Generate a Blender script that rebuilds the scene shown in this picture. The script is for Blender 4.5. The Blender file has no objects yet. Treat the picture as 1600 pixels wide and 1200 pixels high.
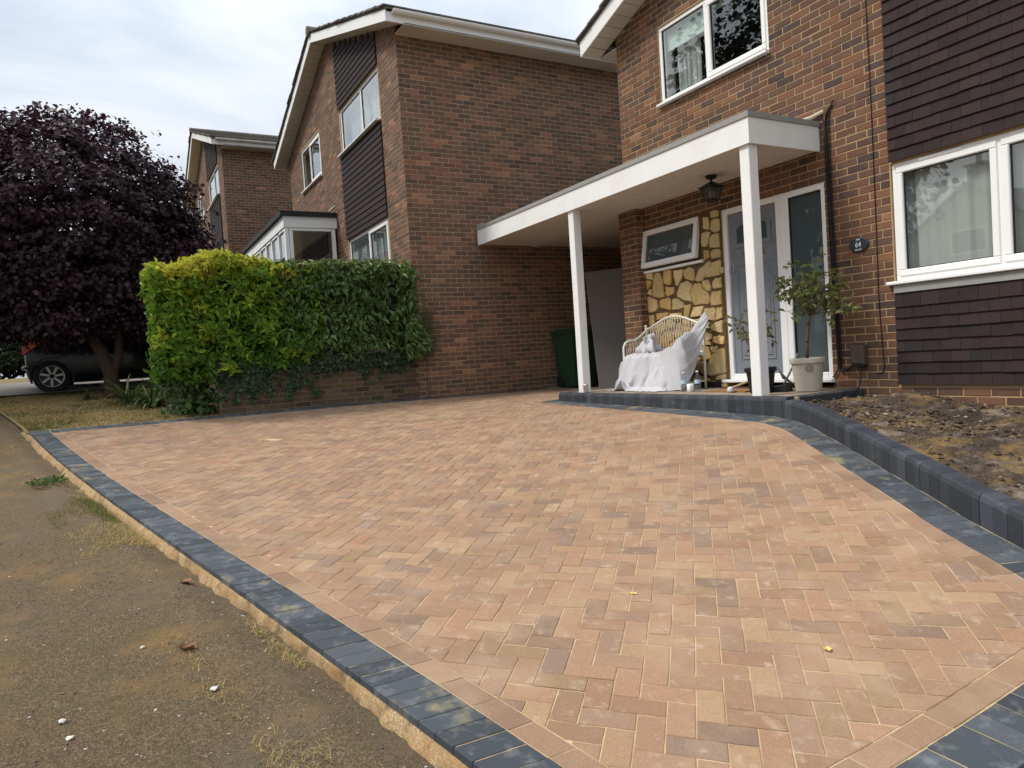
import bpy, math, random
import numpy as np
from mathutils import Vector, Matrix
random.seed(11); RNG = np.random.default_rng(11)
SC = bpy.context.scene
COL = SC.collection
PI = math.pi
R = math.radians

# ------------------------------------------------------------------ camera (24 mm equivalent phone lens, eye at the origin)
F_PX, YAW, PITCH, ROLL = 1109.0, 1.06183939, -0.0377305560, -0.0659304434
_f = Vector((-math.sin(YAW)*math.cos(PITCH), math.cos(YAW)*math.cos(PITCH), math.sin(PITCH)))
_r = Vector((math.cos(YAW), math.sin(YAW), 0)); _u = _r.cross(_f)
CR = math.cos(ROLL)*_r + math.sin(ROLL)*_u
CU = -math.sin(ROLL)*_r + math.cos(ROLL)*_u
CF = _f
cd = bpy.data.cameras.new('camera'); cam = bpy.data.objects.new('camera', cd); COL.objects.link(cam)
cam.matrix_world = Matrix(((CR.x, CU.x, -CF.x, 0), (CR.y, CU.y, -CF.y, 0), (CR.z, CU.z, -CF.z, 0), (0, 0, 0, 1)))
cd.sensor_fit = 'HORIZONTAL'; cd.sensor_width = 36.0; cd.lens = F_PX/1600*36
cd.clip_start = 0.05; cd.clip_end = 2000
SC.camera = cam

def px(p):
    w = CF.dot(p)
    if w < .1: return None
    return (800+F_PX*CR.dot(p)/w, 600-F_PX*CU.dot(p)/w, w)
def seen_size(p, a=1.0):
    q = px(Vector(p))
    if q is None or not (-30 < q[0] < 1630 and -30 < q[1] < 1230): return 0
    return a/(q[2]*q[2])

# ------------------------------------------------------------------ sky, sun, exposure
SUN_EL, SUN_AZ = R(52), R(205)          # azimuth clockwise from +Y
W = bpy.data.worlds.new('World'); SC.world = W; W.use_nodes = True
nt = W.node_tree; nt.nodes.clear()
def wn(t, **k):
    n = nt.nodes.new(t)
    for a, b in k.items(): setattr(n, a, b)
    return n
sky = wn('ShaderNodeTexSky', sky_type='NISHITA', sun_disc=False, sun_elevation=SUN_EL, sun_rotation=SUN_AZ, air_density=1.2, dust_density=2.5)
tc = wn('ShaderNodeTexCoord')
sep = wn('ShaderNodeSeparateXYZ'); nt.links.new(tc.outputs['Generated'], sep.inputs[0])
mp = wn('ShaderNodeMapping'); mp.inputs['Scale'].default_value = (1.0, 1.0, 2.6); mp.inputs['Location'].default_value = (.35, .1, .2)
nt.links.new(tc.outputs['Generated'], mp.inputs[0])
nz = wn('ShaderNodeTexNoise'); nz.inputs['Scale'].default_value = 2.1; nz.inputs['Detail'].default_value = 7; nz.inputs['Roughness'].default_value = .52
nz.inputs['Distortion'].default_value = .35
nt.links.new(mp.outputs[0], nz.inputs['Vector'])
rp = wn('ShaderNodeValToRGB'); e = rp.color_ramp.elements
e[0].position = .36; e[0].color = (.57, .66, .78, 1)
e[1].position = .66; e[1].color = (1.12, 1.125, 1.13, 1)
x_ = rp.color_ramp.elements.new(.5); x_.color = (.84, .89, .96, 1)
nt.links.new(nz.outputs['Fac'], rp.inputs[0])
el = wn('ShaderNodeMath', operation='MAXIMUM'); el.inputs[1].default_value = 0; nt.links.new(sep.outputs['Z'], el.inputs[0])
e2 = wn('ShaderNodeMath', operation='MULTIPLY_ADD'); e2.inputs[1].default_value = 8.8; e2.inputs[2].default_value = 5.35
nt.links.new(el.outputs[0], e2.inputs[0])
sc_ = wn('ShaderNodeVectorMath', operation='SCALE'); nt.links.new(rp.outputs[0], sc_.inputs[0]); nt.links.new(e2.outputs[0], sc_.inputs['Scale'])
mx = wn('ShaderNodeMixRGB'); mx.inputs[0].default_value = .9
nt.links.new(sky.outputs[0], mx.inputs[1]); nt.links.new(sc_.outputs[0], mx.inputs[2])
bg = wn('ShaderNodeBackground'); bg.inputs['Strength'].default_value = .1
nt.links.new(mx.outputs[0], bg.inputs[0])
wo = wn('ShaderNodeOutputWorld'); nt.links.new(bg.outputs[0], wo.inputs[0])
sl = bpy.data.lights.new('sun', 'SUN'); sl.energy = 2.4; sl.angle = R(14); sl.color = (1, .955, .88)
so = bpy.data.objects.new('sun', sl); COL.objects.link(so)
sd = Vector((math.sin(SUN_AZ)*math.cos(SUN_EL), math.cos(SUN_AZ)*math.cos(SUN_EL), math.sin(SUN_EL)))
so.rotation_euler = (-sd).to_track_quat('-Z', 'Y').to_euler(); so.location = sd*60
vs = SC.view_settings; vs.view_transform = 'Standard'; vs.look = 'None'; vs.gamma = 1; vs.use_curve_mapping = False; vs.exposure = 0.40

# ------------------------------------------------------------------ materials
def _n(t, ty, **k):
    n = t.nodes.new(ty)
    for a, b in k.items(): setattr(n, a, b)
    return n
def mat(name, col, rough=.7, ramp=None, ramp_ch=0, gain=(.82, .36), fine=(60, .25), blotch=None, dust=None, bump=0, bump_scale=80, spec=.3,
        metal=0, transl=0, tint=False, coat=0, alpha=None, stain=None, speck=None):
    """ramp: list of (pos, rgb) driven by the 'tint' attribute's red; green scales the brightness; fine / blotch / dust are world-space noises."""
    m = bpy.data.materials.new(name); m.use_nodes = True; t = m.node_tree; L = t.links.new
    b = t.nodes['Principled BSDF']; b.inputs['Roughness'].default_value = rough; b.inputs['Metallic'].default_value = metal
    b.inputs['Specular IOR Level'].default_value = spec
    if coat: b.inputs['Coat Weight'].default_value = coat; b.inputs['Coat Roughness'].default_value = .04
    geo = _n(t, 'ShaderNodeNewGeometry')
    pos = geo.outputs['Position']
    c = _n(t, 'ShaderNodeRGB'); c.outputs[0].default_value = (*col, 1); cur = c.outputs[0]
    if ramp or tint:
        at = _n(t, 'ShaderNodeAttribute', attribute_name='tint'); s = _n(t, 'ShaderNodeSeparateColor'); L(at.outputs['Color'], s.inputs[0])
        if ramp:
            r = _n(t, 'ShaderNodeValToRGB'); els = r.color_ramp.elements
            els[0].position, els[0].color = ramp[0][0], (*ramp[0][1], 1)
            els[1].position, els[1].color = ramp[-1][0], (*ramp[-1][1], 1)
            for p_, q_ in ramp[1:-1]: els.new(p_).color = (*q_, 1)
            L(s.outputs[ramp_ch], r.inputs[0]); cur = r.outputs[0]
        g = _n(t, 'ShaderNodeMath', operation='MULTIPLY_ADD'); g.inputs[1].default_value = gain[1]; g.inputs[2].default_value = gain[0]
        L(s.outputs[1], g.inputs[0])
        v = _n(t, 'ShaderNodeVectorMath', operation='SCALE'); L(cur, v.inputs[0]); L(g.outputs[0], v.inputs['Scale']); cur = v.outputs[0]
    def noise(scale, det=4, rgh=.6, vec=None):
        n = _n(t, 'ShaderNodeTexNoise'); n.inputs['Scale'].default_value = scale; n.inputs['Detail'].default_value = det; n.inputs['Roughness'].default_value = rgh
        L(vec or pos, n.inputs['Vector']); return n.outputs['Fac']
    if fine:
        f_ = noise(fine[0], 3, .65)
        g = _n(t, 'ShaderNodeMath', operation='MULTIPLY_ADD'); g.inputs[1].default_value = fine[1]*2; g.inputs[2].default_value = 1-fine[1]; L(f_, g.inputs[0])
        v = _n(t, 'ShaderNodeVectorMath', operation='SCALE'); L(cur, v.inputs[0]); L(g.outputs[0], v.inputs['Scale']); cur = v.outputs[0]
    if speck:
        vo = _n(t, 'ShaderNodeTexVoronoi'); vo.inputs['Scale'].default_value = speck[0]; L(pos, vo.inputs['Vector'])
        sc2 = _n(t, 'ShaderNodeSeparateColor'); L(vo.outputs['Color'], sc2.inputs[0])
        pq = _n(t, 'ShaderNodeMath', operation='POWER'); pq.inputs[1].default_value = 2.2; L(sc2.outputs[0], pq.inputs[0])
        g = _n(t, 'ShaderNodeMath', operation='MULTIPLY_ADD'); g.inputs[1].default_value = speck[1]; g.inputs[2].default_value = 1-speck[1]*.42; L(pq.outputs[0], g.inputs[0])
        v = _n(t, 'ShaderNodeVectorMath', operation='SCALE'); L(cur, v.inputs[0]); L(g.outputs[0], v.inputs['Scale']); cur = v.outputs[0]
    for sp in (blotch, dust, stain):          # (scale, colour, low, high, amount)
        if not sp: continue
        f_ = noise(sp[0], 5, .62)
        mr = _n(t, 'ShaderNodeMapRange'); mr.inputs['From Min'].default_value = sp[2]; mr.inputs['From Max'].default_value = sp[3]; mr.inputs['To Max'].default_value = sp[4]
        L(f_, mr.inputs['Value'])
        x = _n(t, 'ShaderNodeMixRGB'); L(mr.outputs[0], x.inputs[0]); L(cur, x.inputs[1]); x.inputs[2].default_value = (*sp[1], 1); cur = x.outputs[0]
    L(cur, b.inputs['Base Color'])
    if bump:
        n = noise(bump_scale, 4, .7)
        bp = _n(t, 'ShaderNodeBump'); bp.inputs['Strength'].default_value = bump; bp.inputs['Distance'].default_value = .01
        L(n, bp.inputs['Height']); L(bp.outputs[0], b.inputs['Normal'])
    if transl:
        tr = _n(t, 'ShaderNodeBsdfTranslucent'); L(cur, tr.inputs[0]); ms = _n(t, 'ShaderNodeMixShader'); ms.inputs[0].default_value = transl
        L(b.outputs[0], ms.inputs[1]); L(tr.outputs[0], ms.inputs[2]); L(ms.outputs[0], t.nodes['Material Output'].inputs[0])
    return m
def glass(name, tintc=(.95, .975, .965), refl=1.0, frost=0):
    m = bpy.data.materials.new(name); m.use_nodes = True; t = m.node_tree; t.nodes.remove(t.nodes['Principled BSDF']); L = t.links.new
    tr = _n(t, 'ShaderNodeBsdfTransparent'); tr.inputs[0].default_value = (*tintc, 1)
    gl = _n(t, 'ShaderNodeBsdfGlossy'); gl.inputs['Roughness'].default_value = .008; gl.inputs[0].default_value = (1, 1, 1, 1)
    fr = _n(t, 'ShaderNodeLayerWeight'); fr.inputs['Blend'].default_value = .5
    pw = _n(t, 'ShaderNodeMath', operation='POWER'); pw.inputs[1].default_value = 4; L(fr.outputs['Facing'], pw.inputs[0])
    g = _n(t, 'ShaderNodeMath', operation='MULTIPLY_ADD'); g.inputs[1].default_value = .9*refl; g.inputs[2].default_value = .085*refl; g.use_clamp = True
    L(pw.outputs[0], g.inputs[0])
    ms = _n(t, 'ShaderNodeMixShader'); L(g.outputs[0], ms.inputs[0])
    base = tr.outputs[0]
    if frost:
        df = _n(t, 'ShaderNodeBsdfDiffuse'); df.inputs[0].default_value = (.085, .112, .118, 1)
        m2 = _n(t, 'ShaderNodeMixShader'); m2.inputs[0].default_value = frost; L(tr.outputs[0], m2.inputs[1]); L(df.outputs[0], m2.inputs[2]); base = m2.outputs[0]
    L(base, ms.inputs[1]); L(gl.outputs[0], ms.inputs[2]); L(ms.outputs[0], t.nodes['Material Output'].inputs[0])
    return m

BR64 = [(0, (0.0682, 0.0451, 0.0405)), (0.14, (0.0924, 0.0549, 0.0432)), (0.36, (0.121, 0.0657, 0.0432)), (0.62, (0.1452, 0.0715, 0.0432)), (0.82, (0.165, 0.0715, 0.0432)), (0.94, (0.1958, 0.0931, 0.0515)), (1, (0.253, 0.1274, 0.069))]
BRN = [(0, (0.088, 0.0601, 0.0515)), (0.15, (0.11, 0.0669, 0.0506)), (0.45, (0.1408, 0.0776, 0.0534)), (0.7, (0.165, 0.0854, 0.057)), (0.88, (0.1958, 0.0912, 0.0607)), (0.96, (0.2475, 0.1164, 0.0718)), (1, (0.308, 0.1552, 0.092))]
M = {}
M['brick64'] = mat('house_brick', (.15, .08, .05), .85, BR64, fine=(110, .22), dust=(9, (.25, .17, .11), .52, .8, .30), blotch=(.75, (.085, .052, .036), .48, .70, .35), stain=(30, (.05, .035, .03), .62, .74, .45), bump=.35, bump_scale=160)
M['mortar64'] = mat('buff_mortar', (.40, .275, .145), .95, fine=(90, .25), blotch=(3, (.36, .27, .17), .45, .75, .7), bump=.4, bump_scale=200)
M['brickN'] = mat('neighbour_brick', (.15, .08, .05), .88, BRN, fine=(80, .2), blotch=(1.1, (.16, .115, .065), .42, .7, .35), dust=(7, (.27, .20, .14), .55, .8, .3), stain=(.55, (.10, .075, .055), .5, .72, .3))
M['mortarN'] = mat('grey_buff_mortar', (.37, .28, .19), .95, fine=(60, .2), blotch=(.8, (.35, .25, .125), .4, .62, .8))
M['brickW'] = mat('garden_wall_brick', (.09, .06, .04), .9, [(0, (.05, .038, .03)), (.5, (.082, .056, .040)), (.85, (.11, .068, .045)), (1, (.14, .085, .05))], fine=(70, .25), blotch=(2.2, (.07, .066, .03), .45, .7, .5), dust=(6, (.2, .17, .13), .6, .8, .35))
M['mortarW'] = mat('weathered_mortar', (.20, .16, .09), .95, fine=(60, .3), blotch=(2, (.08, .075, .04), .4, .65, .6))
PAVR = [(0, (0.238, 0.1609, 0.1152)), (0.1, (0.2575, 0.1651, 0.1116)), (0.26, (0.2792, 0.1742, 0.1116)), (0.45, (0.2948, 0.1793, 0.1129)), (0.62, (0.3017, 0.1869, 0.1141)), (0.78, (0.3064, 0.1754, 0.1091)), (0.9, (0.3105, 0.201, 0.116)), (0.96, (0.3221, 0.2145, 0.1241)), (1, (0.3152, 0.1651, 0.1003))]
M['paver'] = mat('brindle_block_paving', (.33, .2, .12), .88, PAVR, gain=(.86, .28), fine=(140, .20), blotch=(24, (.19, .14, .125), .56, .76, .55), dust=(3.4, (.40, .285, .19), .46, .72, .55), stain=(13, (.48, .385, .29), .57, .76, .65), speck=(420, .35), bump=.35, bump_scale=260)
M['border'] = mat('red_block_paving', (.28, .165, .10), .88, [(0, (0.255, 0.1575, 0.1037)), (0.5, (0.2805, 0.1743, 0.1102)), (1, (0.3009, 0.1974, 0.121))], fine=(140, .2), dust=(3.4, (.40, .285, .19), .46, .72, .5), speck=(420, .35), bump=.35, bump_scale=260)
M['charcoal'] = mat('charcoal_block_paving', (.05, .06, .07), .8, [(0, (.040, .047, .056)), (.5, (.052, .061, .072)), (1, (.068, .078, .088))], fine=(140, .3), dust=(11, (.24, .25, .25), .52, .74, .55), stain=(3.6, (.27, .225, .125), .585, .70, .8), bump=.35, bump_scale=260, spec=.35)
M['kerb'] = mat('charcoal_kerb_concrete', (.04, .045, .055), .72, [(0, (.030, .034, .042)), (.5, (.038, .043, .053)), (1, (.052, .058, .07))], fine=(160, .25), dust=(9, (.17, .175, .18), .60, .8, .45), bump=.25, bump_scale=260)
M['sand'] = mat('bedding_sand', (.40, .28, .15), .97, fine=(70, .45), speck=(260, .7), blotch=(6, (.28, .155, .06), .42, .68, .85), dust=(13, (.11, .08, .045), .52, .68, .75), bump=.6, bump_scale=150)
M['joint'] = mat('pale_jointing_sand', (.50, .375, .215), .97, fine=(90, .25), blotch=(4, (.36, .26, .15), .42, .70, .7))
M['slab'] = mat('porch_concrete', (.30, .235, .17), .9, fine=(90, .2), blotch=(3, (.22, .17, .125), .45, .7, .7), dust=(7, (.36, .29, .2), .55, .75, .5))
M['white'] = mat('white_upvc', (.80, .80, .79), .35, fine=None, dust=(5, (.62, .61, .57), .58, .85, .35), spec=.4)
M['whitepaint'] = mat('white_painted_board', (.76, .76, .75), .5, fine=(30, .04), dust=(3, (.60, .59, .55), .52, .8, .5), stain=(26, (.45, .42, .37), .70, .82, .5), spec=.35)
M['dirtywhite'] = mat('weathered_white_board', (.70, .69, .66), .6, fine=(25, .08), dust=(5, (.33, .31, .27), .5, .75, .6))
M['soffit'] = mat('soffit_cladding', (.58, .53, .49), .55, fine=(20, .05))
M['soffit_dirty'] = mat('verge_soffit', (.56, .50, .42), .7, fine=(30, .1), blotch=(3, (.40, .35, .28), .45, .75, .6))
M['leadtrim'] = mat('grey_felt_trim', (.27, .265, .255), .75, fine=(40, .15), dust=(6, (.38, .37, .34), .5, .8, .5))
M['tile'] = mat('hung_clay_tile', (.03, .02, .02), .75, [(0, (.024, .0175, .0175)), (.5, (.029, .0195, .0190)), (1, (.036, .0225, .0205))], fine=(60, .2), dust=(22, (.19, .16, .14), .665, .80, .5), blotch=(4, (.030, .025, .028), .45, .7, .6), bump=.2, bump_scale=120, spec=.16)
M['rooftile'] = mat('roof_tile', (.12, .10, .085), .9, [(0, (.085, .075, .068)), (1, (.15, .125, .10))], fine=(30, .3), dust=(9, (.26, .25, .20), .5, .75, .6))
M['darkboard'] = mat('black_board', (.02, .02, .02), .7, fine=None)
M['stone'] = mat('yellow_walling_stone', (.5, .36, .16), .85, [(0, (.50, .39, .215)), (.35, (.55, .42, .22)), (.65, (.55, .39, .17)), (.88, (.52, .33, .115)), (1, (.60, .49, .30))], fine=(30, .16), blotch=(7, (.48, .27, .08), .52, .75, .5), dust=(5, (.58, .45, .27), .5, .75, .5), bump=.5, bump_scale=45)
M['stonemortar'] = mat('brown_stone_mortar', (.105, .062, .026), .95, fine=(40, .3), blotch=(6, (.15, .10, .05), .45, .7, .6))
M['door'] = mat('grey_blue_door', (.180, .198, .228), .45, fine=(50, .04), spec=.4)
M['doordark'] = mat('door_groove', (.10, .112, .135), .6, fine=None)
M['black'] = mat('black_plastic', (.018, .018, .02), .45, fine=(40, .2))
M['blackmetal'] = mat('black_painted_metal', (.014, .013, .013), .4, fine=None)
M['steel'] = mat('brushed_steel', (.45, .45, .46), .35, metal=.9, fine=None)
M['brass'] = mat('dull_brass', (.16, .14, .08), .45, metal=.6, fine=(40, .2))
M['brownplastic'] = mat('brown_meter_box', (.085, .062, .055), .55, fine=(70, .12))
M['cable'] = mat('black_cable', (.012, .011, .011), .5, fine=None)
M['cream'] = mat('cream_pipe', (.50, .44, .33), .7, fine=(60, .25))
M['glass'] = glass('window_glass')
M['glassfrost'] = glass('obscured_glass', (.5, .56, .56), .55, .75)
M['lampglass'] = glass('lantern_glass', (.8, .8, .78), .6, .35)
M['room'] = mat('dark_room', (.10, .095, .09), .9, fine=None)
M['curtain'] = mat('net_curtain', (.66, .67, .65), .9, fine=(60, .05), transl=.35)
M['blind'] = mat('roller_blind_cloth', (.68, .78, .73), .85, fine=None, transl=.3)
M['greenbin'] = mat('green_bin_plastic', (.016, .045, .022), .5, fine=(50, .15))
M['board'] = mat('grey_board', (.135, .125, .115), .8, fine=(8, .05))
M['boardedge'] = mat('board_edge', (.45, .43, .40), .8, fine=None)
M['cloth'] = mat('dust_sheet_cotton', (.56, .55, .575), .95, fine=(25, .05), dust=(5, (.52, .49, .46), .56, .8, .5), stain=(38, (.10, .09, .08), .70, .73, .8), transl=.1, bump=.25, bump_scale=90)
M['rattan'] = mat('cream_painted_rattan', (.66, .58, .44), .6, fine=(60, .12))
M['rattanwhite'] = mat('white_painted_cane', (.74, .71, .64), .5, fine=(40, .1))
M['potblack'] = mat('black_plant_pot', (.010, .010, .011), .55, fine=(30, .2))
M['potbeige'] = mat('stone_glazed_pot', (.46, .42, .345), .55, fine=(20, .05), dust=(5, (.52, .48, .41), .5, .8, .5))
M['potmark'] = mat('pot_emblem', (.13, .115, .09), .7, fine=None)
M['soil'] = mat('dug_soil', (.062, .043, .031), .98, fine=(42, .6), speck=(120, .9), blotch=(3.2, (.20, .128, .048), .47, .62, .85), dust=(5.5, (.26, .23, .21), .52, .70, .75), stain=(2.4, (.026, .020, .016), .50, .66, .8), bump=1, bump_scale=60)
M['clod'] = mat('soil_clod', (.08, .055, .04), .98, [(0, (.030, .024, .02)), (.6, (.075, .052, .036)), (.9, (.16, .11, .06)), (1, (.34, .29, .23))], fine=(60, .4), bump=.8, bump_scale=90)
M['path'] = mat('dirt_covered_tarmac', (.155, .108, .060), .95, fine=(38, .4), speck=(190, .95), blotch=(1.3, (.130, .105, .076), .47, .64, .7), dust=(2.6, (.235, .142, .055), .52, .72, .85), stain=(5, (.105, .092, .032), .54, .74, .65), bump=1.0, bump_scale=170)
M['lawnsoil'] = mat('dry_turf', (.25, .19, .09), .97, fine=(45, .35), blotch=(1.1, (.13, .12, .042), .45, .66, .85), dust=(4, (.30, .215, .10), .5, .72, .6), bump=.8, bump_scale=60)
M['ground'] = mat('dry_ground', (.16, .125, .065), .97, fine=(30, .3), blotch=(.5, (.09, .10, .035), .45, .65, .7))
M['gravel'] = mat('grey_drive', (.33, .29, .25), .95, fine=(40, .3), bump=.6, bump_scale=70)
M['grass'] = mat('dry_grass_blades', (.2, .15, .06), .8, [(0, (0.075, 0.102, 0.0216)), (0.35, (0.15, 0.15, 0.0384)), (0.65, (0.325, 0.24, 0.09)), (1, (0.5, 0.372, 0.168))], fine=None, transl=.3)
M['weed'] = mat('weed_leaves', (.06, .12, .03), .7, [(0, (.04, .09, .02)), (1, (.09, .15, .04))], fine=None, transl=.3)
M['purple'] = mat('smoke_bush_leaves', (.02, .012, .016), .52, [(0, (.026, .015, .020)), (.55, (.050, .026, .036)), (.85, (.078, .032, .042)), (.97, (.13, .034, .038)), (1, (.19, .05, .042))], fine=None, transl=.18, spec=.22)
M['bark'] = mat('reddish_bark', (.050, .030, .020), .95, fine=(25, .35), bump=.8, bump_scale=40)
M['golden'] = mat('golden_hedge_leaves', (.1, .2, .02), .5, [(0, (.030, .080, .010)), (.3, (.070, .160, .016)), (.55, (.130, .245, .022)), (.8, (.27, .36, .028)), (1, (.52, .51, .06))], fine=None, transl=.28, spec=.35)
M['laurel'] = mat('laurel_leaves', (.06, .12, .03), .38, [(0, (0.042, 0.0828, 0.0216)), (0.4, (0.0936, 0.161, 0.0432)), (0.75, (0.15, 0.2185, 0.066)), (1, (0.264, 0.2875, 0.084))], fine=None, transl=.22, spec=.45)
M['privet'] = mat('brownish_hedge_leaves', (.08, .1, .04), .6, [(0, (0.0517, 0.088, 0.0207)), (0.5, (0.0978, 0.154, 0.0391)), (0.85, (0.1955, 0.1815, 0.0805)), (1, (0.345, 0.253, 0.161))], fine=None, transl=.25)
M['ivy'] = mat('ivy_leaves', (.03, .055, .03), .45, [(0, (0.024, 0.045, 0.024)), (0.6, (0.048, 0.0825, 0.045)), (1, (0.104, 0.1425, 0.075))], fine=None, transl=.2, spec=.22)
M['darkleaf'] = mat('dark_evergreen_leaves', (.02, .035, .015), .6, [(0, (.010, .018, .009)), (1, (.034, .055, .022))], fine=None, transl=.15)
M['olive'] = mat('photinia_leaves', (.12, .14, .05), .5, [(0, (.085, .115, .035)), (.45, (.16, .185, .06)), (.75, (.26, .23, .10)), (1, (.33, .22, .14))], fine=None, transl=.35, spec=.35)
M['strap'] = mat('strap_leaves', (.07, .11, .03), .6, [(0, (0.0375, 0.0653, 0.0168)), (0.6, (0.0975, 0.145, 0.0448)), (0.9, (0.225, 0.232, 0.084)), (1, (0.45, 0.319, 0.14))], fine=None, transl=.25)
M['twig'] = mat('twig_bark', (.14, .10, .065), .9, fine=(60, .3))
M['carpaint'] = mat('black_car_paint', (.005, .006, .009), .3, fine=None, spec=.22, coat=.3)
M['carglass'] = mat('dark_car_glass', (.006, .007, .008), .05, fine=None, spec=.6)
M['tyre'] = mat('tyre_rubber', (.022, .021, .021), .85, fine=(60, .2))
M['alloy'] = mat('alloy_wheel', (.38, .37, .36), .4, metal=.55, fine=None)
M['redlamp'] = mat('red_tail_lamp', (.75, .015, .022), .2, fine=None, spec=.6, coat=.6)
M['render'] = mat('pale_rendered_wall', (.45, .42, .37), .9, fine=(20, .08))
M['slate'] = mat('slate_roof', (.10, .095, .10), .8, fine=(15, .2))
M['leafdry'] = mat('dry_leaf', (.20, .11, .055), .8, fine=(60, .3))
M['leafyellow'] = mat('yellow_fallen_leaf', (.62, .46, .14), .7, fine=(80, .2))
M['pebble'] = mat('pebbles', (.3, .27, .22), .85, [(0, (.12, .10, .08)), (.6, (.26, .22, .17)), (1, (.55, .52, .46))], fine=(90, .2))
M['plaque'] = mat('dark_slate_plaque', (.024, .033, .042), .4, fine=(60, .15), spec=.45)
M['lettering'] = mat('white_lettering', (.74, .76, .78), .6, fine=None)
M['bottle'] = glass('clear_plastic', (.86, .9, .93), .8)
M['bottlelabel'] = mat('pale_blue_label', (.42, .55, .68), .5, fine=None)
M['mug'] = mat('white_mug', (.7, .69, .66), .3, fine=None)
M['can'] = mat('drink_can', (.45, .40, .40), .35, metal=.5, fine=None)
M['canred'] = mat('can_red_print', (.32, .05, .06), .4, fine=None)
M['mat'] = mat('coir_mat', (.27, .155, .062), .95, fine=(80, .3), bump=.6, bump_scale=150)
M['matred'] = mat('dark_red_rug', (.075, .03, .028), .95, fine=(80, .3))
M['wood'] = mat('pale_wood_handle', (.42, .30, .18), .7, fine=(30, .15))
M['mop'] = mat('grey_white_bristles', (.56, .55, .52), .9, fine=(60, .15))
M['greyplastic'] = mat('grey_plastic', (.20, .20, .20), .5, fine=None)
# ------------------------------------------------------------------ helpers
WM = {}
def _place(o, parent, wm):
    WM[o.name] = wm
    if parent is not None:
        o.parent = parent; o.matrix_local = WM[parent.name].inverted() @ wm
    else: o.matrix_world = wm
def tag(o, label=None, cat=None, group=None, kind=None):
    for k, v in (('label', label), ('category', cat), ('group', group), ('kind', kind)):
        if v: o[k] = v
    return o
def thing(name, loc, label, cat, group=None):
    o = bpy.data.objects.new(name, None); COL.objects.link(o); o.empty_display_size = .2
    _place(o, None, Matrix.Translation(Vector(loc)))
    return tag(o, label, cat, group)
def npmesh(name, V, faces, mats, tint=None, mi=None, smooth=False):
    """V (n,3); faces: list of (array m x k) blocks or a python list of tuples"""
    me = bpy.data.meshes.new(name)
    V = np.asarray(V, dtype=np.float32).reshape(-1, 3)
    if isinstance(faces, np.ndarray): faces = [faces]
    if faces and not isinstance(faces[0], np.ndarray):
        lt = np.array([len(f) for f in faces], dtype=np.int32); li = np.fromiter((i for f in faces for i in f), dtype=np.int32)
    else:
        lt = np.concatenate([np.full(len(f), f.shape[1], dtype=np.int32) for f in faces]); li = np.concatenate([f.reshape(-1) for f in faces]).astype(np.int32)
    me.vertices.add(len(V)); me.vertices.foreach_set('co', V.reshape(-1))
    me.loops.add(len(li)); me.loops.foreach_set('vertex_index', li)
    me.polygons.add(len(lt)); me.polygons.foreach_set('loop_start', np.concatenate([[0], np.cumsum(lt)[:-1]]).astype(np.int32)); me.polygons.foreach_set('loop_total', lt)
    if mi is not None: me.polygons.foreach_set('material_index', np.asarray(mi, dtype=np.int32))
    me.polygons.foreach_set('use_smooth', np.full(len(lt), bool(smooth)))
    for m in (mats if isinstance(mats, (list, tuple)) else [mats]): me.materials.append(m)
    me.update(calc_edges=True); me.validate()
    if tint is not None:
        a = me.attributes.new('tint', 'FLOAT_COLOR', 'POINT'); t = np.ones((len(V), 4), dtype=np.float32); t[:, :3] = tint
        a.data.foreach_set('color', t.reshape(-1))
    return me
def obj(name, me, parent=None, wm=None, **t):
    o = bpy.data.objects.new(name, me); COL.objects.link(o); _place(o, parent, wm if wm is not None else Matrix())
    return tag(o, **t)
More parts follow.
